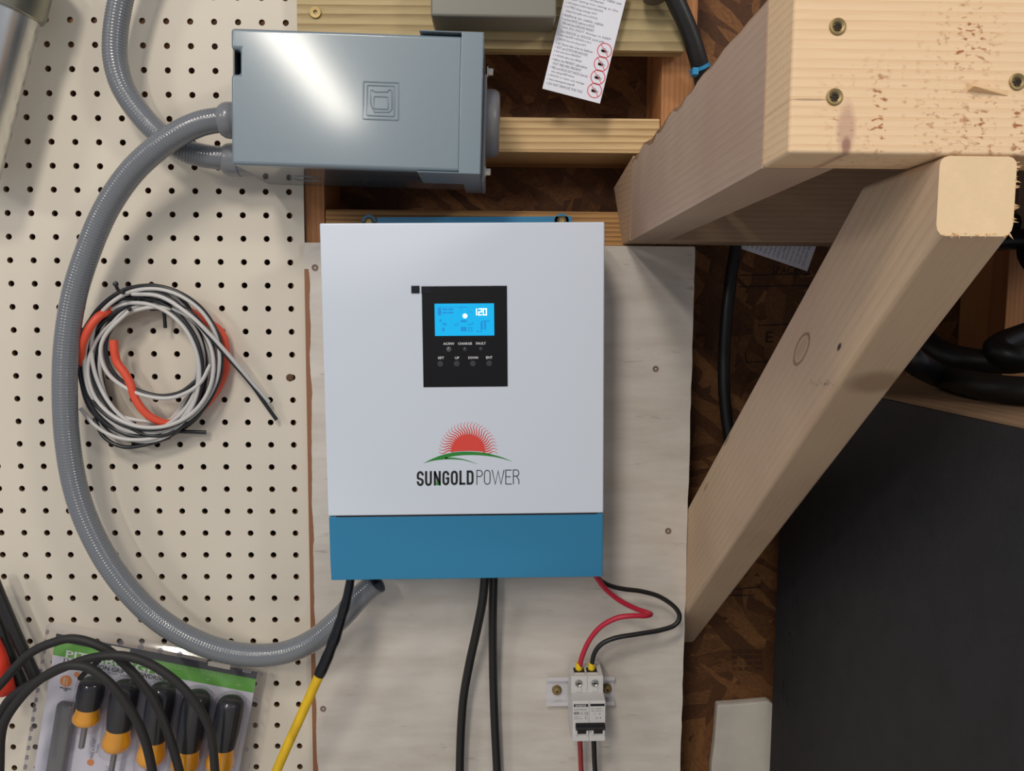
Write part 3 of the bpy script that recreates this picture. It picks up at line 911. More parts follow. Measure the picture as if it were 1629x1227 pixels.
# hub plate and closing hub
ha = F.l(772, 108); hb = F.l(774, 282)
hp = MB().box(u2, u2 + .0032, .022, .098, F.l(772, 283)[1], F.l(772, 106)[1])
mesh_obj('hub_plate', hp, M_['gray_hub'], ebox, local=True, bevel=.001)
hc = (F.l(780, 140, .05)[1] + F.l(780, 249, .05)[1]) / 2
hr = (F.l(780, 140, .04)[1] - F.l(780, 249, .04)[1]) / 2
mesh_obj('closing_hub', MB().lathe([(hr, .003), (hr, .008), (hr * .985, .0115), (hr * .93, .0150), (hr * .8, .0165), (.001, .0168)], (u2, .056, hc), (1, 0, 0), 40), M_['gray_hub'], ebox, local=True, smooth=50)
for (pxx, pyy) in [(779, 115), (777, 274)]:
    vv = F.l(pxx, pyy, .03)[1]
    mesh_obj('bolt', MB().lathe([(.0032, .003), (.0055, .0032), (.0055, .0042), (.0036, .0046), (.0036, .0085), (.0026, .0092), (.0001, .0092)], (u2, .030, vv), (1, 0, 0), 6), M_['screw'], ebox, local=True)

# ------------------------------------------------------------------ flexible grey conduits
CR = .0123
con = thing('conduit', 'long grey ribbed flexible conduit looping down the pegboard to the white box', 'conduit', P(105, 1040, -.05))
pA = path([(362, 190, -.066), (345, 191.5, -.066), (318, 197, -.066), (285, 212, -.066), (247, 238, -.064), (205, 279, -.058), (168, 335, -.052), (140, 400, -.048), (118, 470, -.046), (106, 545, -.046), (103, 620, -.046),
           (107, 700, -.046), (121, 780, -.046), (147, 850, -.048), (186, 916, -.050), (238, 974, -.050), (300, 1015, -.050), (370, 1039, -.048), (440, 1041, -.048), (495, 1021, -.048), (540, 985, -.050), (572, 950, -.053), (599, 935 - 8, -.056)])
tb = MB().tube(pA, CR, 22, rib=(.00019, .0031), step=.00075, cap=False)
mesh_obj('tubing', tb, M_['conduit'], con, smooth=80)
endp, endd = pA[-1], (pA[-1] - pA[-2]).normalized()
tbl = spline(pA, step=.002)
endd = (tbl[-1] - tbl[-4]).normalized()
mesh_obj('open_end', MB().lathe([(CR + .0001, -.001), (CR + .0001, .0006), (CR * .80, .0006), (CR * .80, -.012), (.0002, -.012)], endp, endd, 24), [M_['gray_hub']], con)
fx = (F.M @ Vector((u0, .052, F.l(360, 190, .05)[1])))
mesh_obj('fitting', MB().lathe([(.0118, -.001), (.0150, -.0006), (.0172, .003), (.0178, .006), (.0178, .0125), (.0168, .0135), (.0168, .0255), (.0124, .0265)], fx + Vector((-.0268, 0, 0)), (1, 0, 0), 28), M_['gray_plastic'], con, smooth=50)
wi = MB().tube([endp - endd * .02, endp + endd * .012 + Vector((.0, 0, .004)), P(601, 912, -.064), P(600, 890, -.07)], .0030, 8)
mesh_obj('inner_wire', wi, M_['black_wire'], con)
con2 = thing('conduit', 'short grey ribbed conduit curving behind the long one and off above', 'conduit', P(185, 60, -.03))
pB = path([(362, 252, -.040), (345, 251, -.040), (320, 247, -.038), (290, 238, -.036), (255, 215, -.034), (222, 180, -.033), (196, 140, -.033), (184, 100, -.033), (183, 60, -.034), (190, 10, -.036), (205, -50, -.038), (225, -100, -.038)])
mesh_obj('tubing', MB().tube(pB, CR * .97, 22, rib=(.00019, .0031), step=.00075), M_['conduit'], con2, smooth=80)
fx = (F.M @ Vector((u0, .080, F.l(362, 253, .078)[1])))
mesh_obj('fitting', MB().lathe([(.0118, -.001), (.0145, -.0006), (.0164, .003), (.0170, .006), (.0170, .0155), (.0158, .0165), (.0158, .0325), (.0124, .0335)], fx + Vector((-.0338, 0, 0)), (1, 0, 0), 28), M_['gray_plastic'], con2, smooth=50)

# ------------------------------------------------------------------ inverter
IY = -.105
a0 = P(508, 355, IY); a1 = P(962, 353, IY); a2 = P(525, 925, IY); a3 = P(960, 919, IY)
ang = (math.atan2(a1.z - a0.z, a1.x - a0.x) + math.atan2(a3.z - a2.z, a3.x - a2.x)) / 2
F = Frame(739, 638, IY, ang)
L = F.l
inv = thing('inverter', 'white and blue wall mounted power inverter with a lit display', 'inverter', F.M)
uL = (L(508, 355)[0] + L(525, 925)[0]) / 2; uR = (L(962, 353)[0] + L(960, 919)[0]) / 2
vT = (L(508, 355)[1] + L(962, 353)[1]) / 2; vM = (L(522, 823)[1] + L(961, 817.5)[1]) / 2; vB = (L(525, 925)[1] + L(960, 919.5)[1]) / 2
ID = .0960
mesh_obj('front_cover', MB().box(uL, uR, 0, ID, vM + .0007, vT), M_['white_paint'], inv, local=True, bevel=.0016, bseg=3)
vC = L(740, 885)[1]
mesh_obj('bottom_cover', MB().prismx([(0.0004, vM), (0.0004, vC), (.0024, vB), (ID, vB), (ID, vM)], uL + .0006, uR - .0004), M_['blue_paint'], inv, local=True, bevel=.0012, bseg=2)
mesh_obj('seam', MB().box(uL + .008, uR - .007, .0002, .01, vM - .0003, vM + .0009), M_['dark'], inv, local=True)
# bracket above
bu0, bv = L(588, 346, .0965); bu1, _ = L(927, 346, .0965)
bkt = MB().box(bu0 + .008, bu1 - .012, .0958, .0973, vT - .05, bv)
e1 = L(588, 354, .1); e2 = L(893, 352, .1)
for e in (e1, e2): bkt.disc(e, .0078, .0958, .0973, 20); bkt.box(e[0] - .0078, e[0] + .0078, .0958, .0973, e[1] - .03, e[1])
bkt.box(uL + .02, uR - .02, ID - .001, .0973, vT - .2, vT - .02)
bo = mesh_obj('mounting_bracket', bkt, M_['blue_paint'], inv, local=True)
for e in (e1, e2):
    mesh_obj('screw', MB().lathe([(.0004, -.0006), (.0030, -.0008), (.0048, -.0030), (.0052, -.0006), (.0052, .001)], (e[0], .0956, e[1]), (0, 1, 0), 16), M_['brass'], bo, local=True)
# control panel
pa = L(672.5, 455); pb = L(806.5, 455); pc = L(673, 615)
pu0, pu1, pv1, pv0 = (L(670.5, 455)[0] + L(674, 615)[0]) / 2, (L(806, 455)[0] + L(808, 615)[0]) / 2, (L(672, 456)[1] + L(806, 454.5)[1]) / 2, (L(673, 616)[1] + L(807, 615)[1]) / 2
pan = mesh_obj('control_panel', MB().box(pu0, pu1, -.0007, .0005, pv0, pv1), M_['black_gloss'], inv, local=True, bevel=.0002, bseg=1)
zz = lambda x, y: L(640 + x / 6.135, 440 + y / 6.135)
tu0, tv1 = zz(88, 92); tu1, tv0 = zz(168, 163)
mesh_obj('tape_tab', MB().box(tu0, tu1, -.0011, -.0002, tv0, tv1), M_['black_tape'], inv, local=True)
tu0, tv1 = zz(186, 98); tu1, tv0 = zz(282, 166)
mesh_obj('tape_tab', MB().box(tu0, tu1, -.0011, -.0006, tv0, tv1), M_['black_tape'], inv, local=True)
su0, sv1 = zz(315, 266); su1, sv0 = zz(898, 576)
scr = mesh_obj('display', MB().box(su0, su1, -.0010, .0, sv0, sv1), M_['lcd'], pan, local=True)
seg = MB(); y_ = -.00115
a = zz(712, 380); b_ = zz(822, 312)


def digit(mb, ch, x0, x1, z0, z1, w, y0):
    S = {'0': 'abcdef', '1': 'bc', '2': 'abged'}[ch]
    zm = (z0 + z1) / 2; h = w / 2
    pos = dict(a=((x0, z1 - h), (x1, z1 - h)), g=((x0, zm), (x1, zm)), d=((x0, z0 + h), (x1, z0 + h)),
               f=((x0 + h, zm), (x0 + h, z1)), b=((x1 - h, zm), (x1 - h, z1)), e=((x0 + h, z0), (x0 + h, zm)), c=((x1 - h, z0), (x1 - h, zm)))
    for k in S: mb.ribbon([pos[k][0], pos[k][1]], w, y0, y0 + .0001)


wt = MB()
dw = (b_[0] - a[0])
digit(wt, '1', a[0] - dw * .06, a[0] + dw * .16, a[1], b_[1], .0009, y_)
digit(wt, '2', a[0] + dw * .27, a[0] + dw * .61, a[1], b_[1], .0009, y_)
digit(wt, '0', a[0] + dw * .68, a[0] + dw * 1.02, a[1], b_[1], .0009, y_)
cc = zz(612, 385)
wt.disc(cc, .0023, y_, y_ + .0001, 14)
ds = MB()
cc = zz(612, 330)
wt2 = [(cc[0] + .0034 * math.cos(t), cc[1] + .0034 * math.sin(t)) for t in [math.radians(-50 + 28 * k) for k in range(11)]]
ds.ribbon(wt2, .0003, y_, y_ + .0001)
for k in range(5):
    a1 = math.radians(150 + 15 * k - 30)
    ds.ribbon([(cc[0] + .0045 * math.cos(a1), cc[1] + .0045 * math.sin(a1)), (cc[0] + .0062 * math.cos(a1), cc[1] + .0062 * math.sin(a1))], .0004, y_, y_ + .0001)
mesh_obj('lit_digits', wt, M_['lcd_white'], pan, local=True)
# battery, panel, load and source pictograms in dim blue
for (x0, y0, x1, y1) in [(348, 305, 380, 380), (392, 312, 440, 330), (450, 312, 498, 330), (392, 345, 440, 362), (450, 345, 498, 362), (660, 345, 690, 352),
                         (572, 492, 628, 535), (642, 495, 660, 510), (668, 495, 686, 510), (642, 520, 660, 535), (668, 520, 686, 535), (570, 425, 630, 448),
                         (765, 440, 785, 520), (800, 440, 818, 520), (728, 528, 748, 542), (760, 532, 780, 542), (392, 455, 428, 470), (390, 500, 412, 535), (362, 420, 384, 440), (780, 430, 855, 440)]:
    p0 = zz(x0, y1); p1 = zz(x1, y0)
    ds.box(p0[0], p1[0], y_, y_ + .0001, p0[1], p1[1])
for pts in ([(360, 300), (640, 300)], [(505, 478), (552, 478), (552, 455)], [(640, 470), (700, 452)], [(510, 478), (545, 452)], [(400, 478), (430, 478), (420, 450)], [(640, 462), (668, 475), (700, 450)]):
    ds.ribbon([zz(*p) for p in pts], .0005, y_, y_ + .0001)
mesh_obj('display_icons', ds, M_['lcd_dark'], pan, local=True)['kind'] = 'stuff'
lt = MB()
for s, x0, x1, y0, y1 in [('AC/INV', 400, 508, 668, 643), ('CHARGE', 544, 680, 667, 642), ('FAULT', 719, 816, 665, 640), ('SET', 348, 408, 806, 782), ('UP', 514, 556, 806, 782), ('DOWN', 644, 740, 805, 780), ('ENT', 818, 880, 803, 778)]:
    a = zz(x0, y0); b_ = zz(x1, y1)
    lt.text(s, a[0], b_[0], a[1], b_[1], -.00085, bold=.02)
mesh_obj('lettering', lt, M_['print_white'], pan, local=True)
for (x, y, r) in [(456, 710, .0026), (613, 710, .0022), (768, 706, .0020)]:
    c = zz(x, y)
    mesh_obj('indicator', MB().lathe([(.0001, -.0011), (r * .7, -.0009), (r, -.0003), (r, .0)], (c[0], -.0007, c[1]), (0, 1, 0), 16), M_['led'] if x < 500 else M_['button'], pan, local=True)
for (x, y) in [(373, 853), (533, 851), (690, 850), (849, 848)]:
    c = zz(x, y)
    mesh_obj('button', MB().lathe([(.0001, -.0010), (.0028, -.0009), (.0032, -.0003), (.0032, .0)], (c[0], -.0007, c[1]), (0, 1, 0), 18), M_['button'], pan, local=True)
# logo
logo_z = lambda x, y: L(640 + x / 7.757, 660 + y / 7.757)
lg = thing('logo', None, None, F.M); lg.matrix_world = Matrix.Identity(4); lg.parent = inv; WM[lg.name] = F.M
sun = MB(); cxs, cys = 812, 450; rs = 192
n = 36
arc = [logo_z(cxs + rs * math.cos(t), cys - rs * math.sin(t) * 1.02) for t in [math.radians(-4 + 188 * k / n) for k in range(n + 1)]]
low_arc = [logo_z(cxs + x, 447 + (x / 205) ** 2 * 12) for x in (-190, -120, -60, 0, 60, 120, 190)]
sun.prism(arc + low_arc, -.00025, -.00005)
mesh_obj('sun_disc', sun, M_['logo_red'], lg, local=True)
ry = MB()
NR = 27
for k in range(NR):
    t0 = math.radians(-3 + 186 * k / (NR - 1))
    pts = []
    for i in range(13):
        s = i / 12
        r = 186 + s * 178
        off = .085 * math.sin(s * 2 * math.pi * 1.0) * (1 - .35 * s) + .03 * s
        tt = t0 - off
        pts.append(logo_z(cxs + r * math.cos(tt), cys - r * math.sin(tt)))
    ry.ribbon(pts, lambda s: (.0016 if s < .1 else .0014) * (1 - s) + .00028, -.00018, -.00005)
mesh_obj('sun_rays', ry, M_['logo_red'], lg, local=True)['kind'] = 'stuff'
gr = MB()
up = [(262, 598), (350, 552), (450, 510), (550, 480), (650, 462), (750, 455), (850, 456), (950, 462), (1050, 474), (1150, 500), (1250, 532), (1360, 577)]
lo = [(1360, 577), (1250, 545), (1150, 522), (1050, 508), (950, 499), (850, 496), (750, 498), (650, 508), (562, 525)]
lo2 = [(640, 530), (740, 545), (830, 572), (920, 606), (840, 580), (740, 556), (640, 549), (540, 549), (440, 556), (350, 572)]


def lens(mb, top, bot):         # strip between two equal-length curves
    for i in range(len(top) - 1):
        q4 = [logo_z(*top[i]), logo_z(*top[i + 1]), logo_z(*bot[i + 1]), logo_z(*bot[i])]
        mb.add([(p[0], -.00025, p[1]) for p in q4], [(0, 1, 2, 3)])


t1 = [(x, np.interp(x, [p[0] for p in up], [p[1] for p in up])) for x in np.linspace(262, 1360, 40)]
bx = [262, 350, 440, 540, 562, 650, 750, 850, 950, 1050, 1150, 1250, 1360]; by = [599, 573, 557, 549, 525, 508, 498, 496, 499, 508, 522, 545, 578]
b1 = [(x, max(np.interp(x, bx, by), y + .5)) for x, y in t1]
lens(gr, t1, b1)
xs = np.linspace(530, 925, 20)
t2 = [(x, np.interp(x, [530, 640, 740, 830, 925], [526, 529, 544, 571, 606])) for x in xs]
b2_ = [(x, np.interp(x, [530, 640, 740, 830, 925], [550, 549, 557, 579, 608])) for x in xs]
lens(gr, t2, b2_)
mesh_obj('green_hill', gr, M_['logo_green'], lg, local=True, flip=False)
# letters drawn as strokes: each on a 0..1 x 0..1 cell
def arcp(cx, cy, rx, ry_, a0, a1, n=8): return [(cx + rx * math.cos(math.radians(a0 + (a1 - a0) * k / n)), cy + ry_ * math.sin(math.radians(a0 + (a1 - a0) * k / n))) for k in range(n + 1)]


GL = {
    'S': [[(1, .74)] + arcp(.5, .76, .5, .24, 0, 180) + [(0, .66)] + arcp(.36, .60, .36, .12, 180, 230, 3) + [(.70, .44)] + arcp(.5, .24, .5, .24, 35, -180, 12) + [(0, .28)]],
    'U': [[(0, 1), (0, .24)] + arcp(.5, .24, .5, .24, 180, 360) + [(1, 1)]],
    'N': [[(0, 0), (0, 1)], [(0, 1), (1, 0)], [(1, 0), (1, 1)]],
    'G': [[(1, .72), (1, .76)] + arcp(.5, .76, .5, .24, 0, 180) + [(0, .24)] + arcp(.5, .24, .5, .24, 180, 360) + [(1, .48), (.5, .48)]],
    'O': [arcp(.5, .76, .5, .24, 0, 180) + arcp(.5, .24, .5, .24, 180, 360) + [(1, .76)]],
    'L': [[(0, 1), (0, 0)], [(0, 0), (1, 0)]],
    'D': [[(0, 0), (0, 1), (.5, 1)] + arcp(.55, .76, .45, .24, 90, 0) + arcp(.55, .24, .45, .24, 0, -90) + [(0, 0)]],
    'P': [[(0, 0), (0, 1), (.5, 1)] + arcp(.55, .78, .45, .22, 90, -90) + [(0, .56)]],
    'W': [[(0, 1), (.26, 0), (.5, .94), (.74, 0), (1, 1)]],
    'E': [[(1, 1), (0, 1), (0, 0), (1, 0)], [(0, .52), (.8, .52)]],
    'R': [[(0, 0), (0, 1), (.5, 1)] + arcp(.55, .78, .45, .22, 90, -90) + [(0, .56)], [(.55, .56), (1, .28), (1, 0)]],
}


def letter(mb, ch, x0, x1, y0, y1, w):          # zoom px box (outer edges), stroke px w
    for st_ in GL[ch]:
        pts = []
        for (a, b_) in st_:
            px_ = x0 + w / 2 + a * (x1 - x0 - w); py_ = y0 - w / 2 - b_ * (y0 - y1 - w)
            pts.append((px_, py_))
        q = [pts[0]]
        for p in pts[1:]:
            if abs(p[0] - q[-1][0]) + abs(p[1] - q[-1][1]) > .5: q.append(p)
        if len(st_) == 2 or ch in 'NWL':        # extend open straight ends to full height
            d0 = (q[0][0] - q[1][0], q[0][1] - q[1][1]); d1 = (q[-1][0] - q[-2][0], q[-1][1] - q[-2][1])
            n0 = math.hypot(*d0); n1 = math.hypot(*d1)
            if ch != 'N' or abs(d0[0]) < 1:
                q[0] = (q[0][0] + d0[0] / n0 * w / 2, q[0][1] + d0[1] / n0 * w / 2); q[-1] = (q[-1][0] + d1[0] / n1 * w / 2, q[-1][1] + d1[1] / n1 * w / 2)
        else:
            for e_, o_ in ((0, 1), (-1, -2)):
                d = (q[e_][0] - q[o_][0], q[e_][1] - q[o_][1]); nn = math.hypot(*d)
                if ch in 'UEPR' and st_[e_][0] in (0, 1) and st_[e_][1] in (0, 1): q[e_] = (q[e_][0] + d[0] / nn * w / 2, q[e_][1] + d[1] / nn * w / 2)
        mb.ribbon([logo_z(*p) for p in q], w / 7.757 * .757 / 1225, -.00025, -.00005)


ltb = MB()
for ch, x0, x1, y0, y1 in [('S', 178, 265, 880, 696), ('U', 280, 365, 879, 696), ('N', 388, 475, 873, 695), ('G', 494, 580, 871, 692), ('O', 598, 685, 869, 690), ('L', 704, 778, 865, 689), ('D', 794, 880, 864, 687)]:
    letter(ltb, ch, x0, x1, y0, y1, 27)
mesh_obj('bold_lettering', ltb, M_['print_black'], lg, local=True)
ltn = MB()
for ch, x0, x1, y0, y1 in [('P', 915, 992, 864, 682), ('O', 1008, 1088, 863, 681), ('W', 1104, 1260, 861, 680), ('E', 1272, 1350, 860, 678), ('R', 1365, 1443, 858, 676)]:
    letter(ltn, ch, x0, x1, y0, y1, 10)
mesh_obj('thin_lettering', ltn, M_['print_black'], lg, local=True)
nl = MB(); q4 = [logo_z(*p) for p in [(418, 866), (424, 800), (448, 838), (452, 868)]]
nl.add([(p[0], -.00045, p[1]) for p in q4], [(0, 1, 2, 3)])
mesh_obj('green_leaf', nl, M_['logo_green'], lg, local=True)

# ------------------------------------------------------------------ cables under the inverter
def cable(name, label, cat, pts, r, m, n=12, group=None):
    return tag(mesh_obj(name, MB().tube(path(pts), r, n), m, smooth=60), label, cat, group)


cable('battery_cable', 'thick black cable under the white box, bowing away from its twin', 'cable',
      [(773, 900, -.050), (771, 925, -.050), (767, 960, -.048), (758, 1005, -.042), (747, 1055, -.034), (738, 1105, -.028), (734, 1150, -.024), (732, 1200, -.022), (731, 1260, -.022)], .0049, M_['black_rubber'], 14)
cable('battery_cable', 'thick black cable under the white box, hanging straight beside its twin', 'cable',
      [(785.5, 900, -.038), (785, 925, -.038), (784, 975, -.034), (784, 1030, -.026), (785, 1090, -.021), (787, 1150, -.019), (790, 1210, -.018), (792, 1260, -.018)], .0049, M_['black_rubber'], 14)
yc = thing('yellow_cable', 'dirty yellow cable with black taped end rising to the white box', 'cable', P(480, 1150, -.06))
ypts = path([(558, 902, -.086), (557, 925, -.086), (551, 955, -.088), (541, 990, -.088), (530, 1022, -.088), (519, 1050, -.087), (508, 1074, -.085), (492, 1110, -.082), (474, 1150, -.078), (455, 1192, -.074), (430, 1250, -.070)])
mesh_obj('jacket', MB().tube(ypts[5:], .0052, 14), M_['yellow'], yc, smooth=60)
rr = random.Random(2)
tape = MB().tube(ypts[:7], lambda s: .0042 + .0018 * min(1, s * 1.6) + .00025 * math.sin(s * 23) + .0002 * math.sin(s * 41), 14, step=.0015)
mesh_obj('tape_wrap', tape, M_['black_tape'], yc, smooth=60)

cable('solar_cable', 'red cable curving from the white box corner into the breaker', 'cable',
      [(940, 900, -.058), (950, 920, -.056), (964, 938, -.052), (985, 955, -.046), (1010, 968, -.042), (1030, 975, -.041), (1035, 977.5, -.046), (1026, 980, -.054), (1005, 980, -.057), (980, 984, -.056), (955, 998, -.052), (937, 1020, -.047), (926, 1045, -.042), (922, 1062, -.038)], .0028, M_['red_wire'])
cable('solar_cable', 'black cable bulging out from the white box corner to the breaker', 'cable',
      [(944, 898, -.046), (952, 920, -.045), (968, 931, -.042), (990, 937, -.038), (1020, 941, -.033), (1048, 949, -.030), (1072, 965, -.030), (1081, 981, -.031), (1073, 995, -.033), (1050, 1003, -.036), (1015, 1009, -.040), (980, 1015, -.042), (957, 1025, -.042), (945, 1041, -.041), (941, 1062, -.038)], .0026, M_['black_rubber'])

# ------------------------------------------------------------------ DIN rail and breaker
F = Frame(936, 1120, -.018, .012)
bz = lambda x, y, dy=0.: F.l(860 + x / 6.229, 1030 + y / 6.229, dy)
rail = thing('din_rail', 'short zinc mounting rail screwed to the white panel behind the breaker', 'rail', F.M)
ra = bz(58, 315); rb = bz(738, 590)
rp = [(.0032, rb[1]), (.0032, rb[1] + .0045), (.0095, rb[1] + .0060), (.0095, ra[1] - .0060), (.0032, ra[1] - .0045), (.0032, ra[1]), (.0044, ra[1]), (.0044, ra[1] - .0045 + .0008), (.0107, ra[1] - .005), (.0107, rb[1] + .005), (.0044, rb[1] + .0037), (.0044, rb[1])]
mesh_obj('rail_profile', MB().prismx(rp, ra[0], rb[0]), M_['rail'], rail, local=True)
for (x, y) in [(162, 434), (661, 418)]:
    c = bz(x, y, .006)
    mesh_obj('screw', MB().lathe([(.0006, .0006), (.0012, -.0022), (.0038, -.0016), (.0054, .0004), (.0056, .0030), (.0056, .004)], (c[0], .006, c[1]), (0, 1, 0), 20), M_['brass'], rail, local=True)
brk = thing('circuit_breaker', 'white two pole circuit breaker with black toggle clipped on the rail', 'circuit breaker', F.M)
y1, y2 = -.034, -.052           # terminal face and nose face relative to the rail
ux0 = bz(300, 365, y1)[0]; ux1 = bz(618, 365, y1)[0]
z1 = bz(460, 294, y1)[1]; z2 = bz(460, 442, y1)[1]; z3 = bz(480, 540, y2)[1]; z4 = bz(480, 932, y2)[1]
nx0 = bz(320, 730, y2)[0]; nx1 = bz(646, 730, y2)[0]
ux0 = (ux0 + nx0) / 2; ux1 = (ux1 + nx1) / 2
mesh_obj('housing', MB().prismx([(.0025, z1 + .001), (y1 + .002, z1 + .0005), (y1, z1 - .001), (y1, z2), (y2 + .001, z3 + .0005), (y2, z3 - .0008), (y2, z4), (y1, z4 - .003), (y1, z4 - .010), (.0025, z4 - .011)], ux0, ux1), M_['breaker'], brk, local=True, bevel=.0006)
um = (ux0 + ux1) / 2
sl_ = MB()
sl_.box(um - .00015, um + .00015, y1 - .0001, y1 + .002, z2, z1)
sl_.box(um - .00015, um + .00015, y2 - .0001, y2 + .002, z4, z3)
mesh_obj('pole_seam', sl_, M_['print_gray'], brk, local=True)
for (x, y) in [(378, 360), (538, 358)]:
    c = bz(x, y, y1)
    s_ = mesh_obj('terminal_screw', MB().lathe([(.0018, .0006), (.0030, -.0004), (.0040, -.0003), (.0044, .0002), (.0044, .001)], (c[0], y1 - .0003, c[1]), (0, 1, 0), 18), M_['screw'], brk, local=True)
    mesh_obj('slot', MB().box(c[0] - .0022, c[0] + .0022, y1 - .0009, y1, c[1] - .0004, c[1] + .0004).box(c[0] - .0004, c[0] + .0004, y1 - .0009, y1, c[1] - .0022, c[1] + .0022), M_['dark'], s_, local=True)
    mesh_obj('terminal_lug', MB().box(c[0] - .0032, c[0] + .0032, y1 - .0010, y1 + .001, z2 + .0005, z2 + .0055), M_['breaker'], brk, local=True, bevel=.0003)
tz0 = bz(480, 845, y2)[1]; tz1 = bz(480, 735, y2)[1]; tzm = bz(480, 800, y2)[1]
tx0 = bz(345, 790, y2)[0]; tx1 = bz(636, 790, y2)[0]
tg = MB().prismx([(y2 + .004, tz1), (y2 - .0035, tz1 - .003), (y2 - .0060, tzm + .002), (y2 - .0052, tzm), (y2 + .004, tzm)], tx0, tx1)
for (xa, xb) in [(360, 452), (522, 612)]:
    tg.prismx([(y2 + .004, tzm + .001), (y2 - .0045, tzm + .001), (y2 - .0030, tz0), (y2 + .004, tz0)], bz(xa, 800, y2)[0], bz(xb, 800, y2)[0])
mesh_obj('toggle', tg, mat('black toggle', (26, 25, 27), .35), brk, local=True, bevel=.0005)
for (xa, xb) in [(343, 362), (450, 470), (504, 522), (612, 632)]:
    mesh_obj('toggle_guard', MB().box(bz(xa, 800, y2)[0], bz(xb, 800, y2)[0], y2 - .0035, y2 + .001, bz(480, 852, y2)[1], bz(480, 808, y2)[1]), M_['breaker'], brk, local=True, bevel=.0003)
lb_ = MB(); lw = MB(); lgr = MB()
yy = y2 - .0002
def bt(mb, s, x0, x1, y0, y1_, yo=yy, bold=0):
    a = bz(x0, y0, y2); b_ = bz(x1, y1_, y2); mb.text(s, a[0], b_[0], a[1], b_[1], yo, bold=bold)
def bb(mb, x0, x1, y0, y1_):
    a = bz(x0, y0, y2); b_ = bz(x1, y1_, y2); mb.box(a[0], b_[0], yy, y2 + .001, a[1], b_[1])
bb(lb_, 330, 472, 592, 564); bb(lb_, 492, 634, 585, 560); bb(lgr, 330, 380, 668, 642)
bt(lw, 'SUNGOOL', 345, 455, 588, 568, y2 - .0004, .02); bt(lw, 'C32', 338, 372, 664, 647, y2 - .0004)
bt(lgr, 'HYKT8-63', 332, 455, 628, 610); bt(lgr, '400V~', 332, 400, 694, 684); bt(lgr, '6000A IEC', 332, 415, 712, 702); bt(lgr, '5C', 392, 425, 668, 644); bt(lb_, 'CE', 436, 470, 668, 642)
bt(lgr, 'IEC 60898-1', 500, 618, 615, 604); bt(lgr, 'GB 10963.1', 500, 618, 638, 626); bt(lgr, '1 3', 535, 595, 668, 655); bt(lgr, '2 4', 545, 600, 708, 690); bt(lgr, 'C', 438, 468, 712, 680)
mesh_obj('printed_blocks', lb_, M_['print_black'], brk, local=True)['kind'] = 'stuff'
mesh_obj('fine_print', lgr, M_['print_gray'], brk, local=True)['kind'] = 'stuff'
mesh_obj('white_print', lw, M_['print_white'], brk, local=True)['kind'] = 'stuff'
for (x, y, dy) in [(380, 200, -.020), (505, 198, -.020)]:
    c = bz(x, y - 30, dy)
    mesh_obj('ferrule', MB().lathe([(.0034, .0), (.0036, .001), (.0040, .007), (.0030, .0085), (.0030, .0105)], (c[0], dy, c[1] + .0018), (0, 0, -1), 14), M_['ferrule'], brk, local=True)
    mesh_obj('terminal_slot', MB().box(c[0] - .0058, c[0] + .0058, dy - .006, dy + .006, z1 + .0004, z1 + .0012), M_['dark'], brk, local=True)
    mesh_obj('terminal_rim', MB().box(c[0] - .0056, c[0] + .0056, y1 + .0055, y1 + .0075, z1 + .0004, z1 + .0016), M_['breaker'], brk, local=True)
cable('breaker_cable', 'dull red cable leaving the underside of the breaker', 'cable', [(922, 1172, -.044), (923, 1190, -.043), (924, 1215, -.036), (926, 1260, -.028)], .0029, M_['red_dull'])
cable('breaker_cable', 'black cable leaving the underside of the breaker', 'cable', [(944, 1170, -.044), (945, 1190, -.043), (946, 1215, -.036), (949, 1260, -.028)], .0029, M_['black_rubber'])

# ------------------------------------------------------------------ coil of wire on peg hooks
coil = thing('wire_coil', 'coil of paired black and white wire hung on the pegboard', 'wire coil', P(242, 690, -.02))


def loop_pts(cx, cy, rx, ry_, rot, y, n=14, wob=0, seed=0, dz=.006):
    r_ = random.Random(seed); ph = r_.uniform(0, 6.28)
    out = []
    for k in range(n):
        a = 2 * math.pi * k / n
        w = 1 + wob * math.sin(2 * a + ph) + wob * .7 * math.sin(3 * a + ph * 1.7)
        x = rx * math.cos(a) * w; yy_ = ry_ * math.sin(a) * w
        xr = x * math.cos(rot) - yy_ * math.sin(rot); yr = x * math.sin(rot) + yy_ * math.cos(rot)
        out.append(P(cx + xr, cy + yr, y + dz * math.sin(a + ph)))
    return out


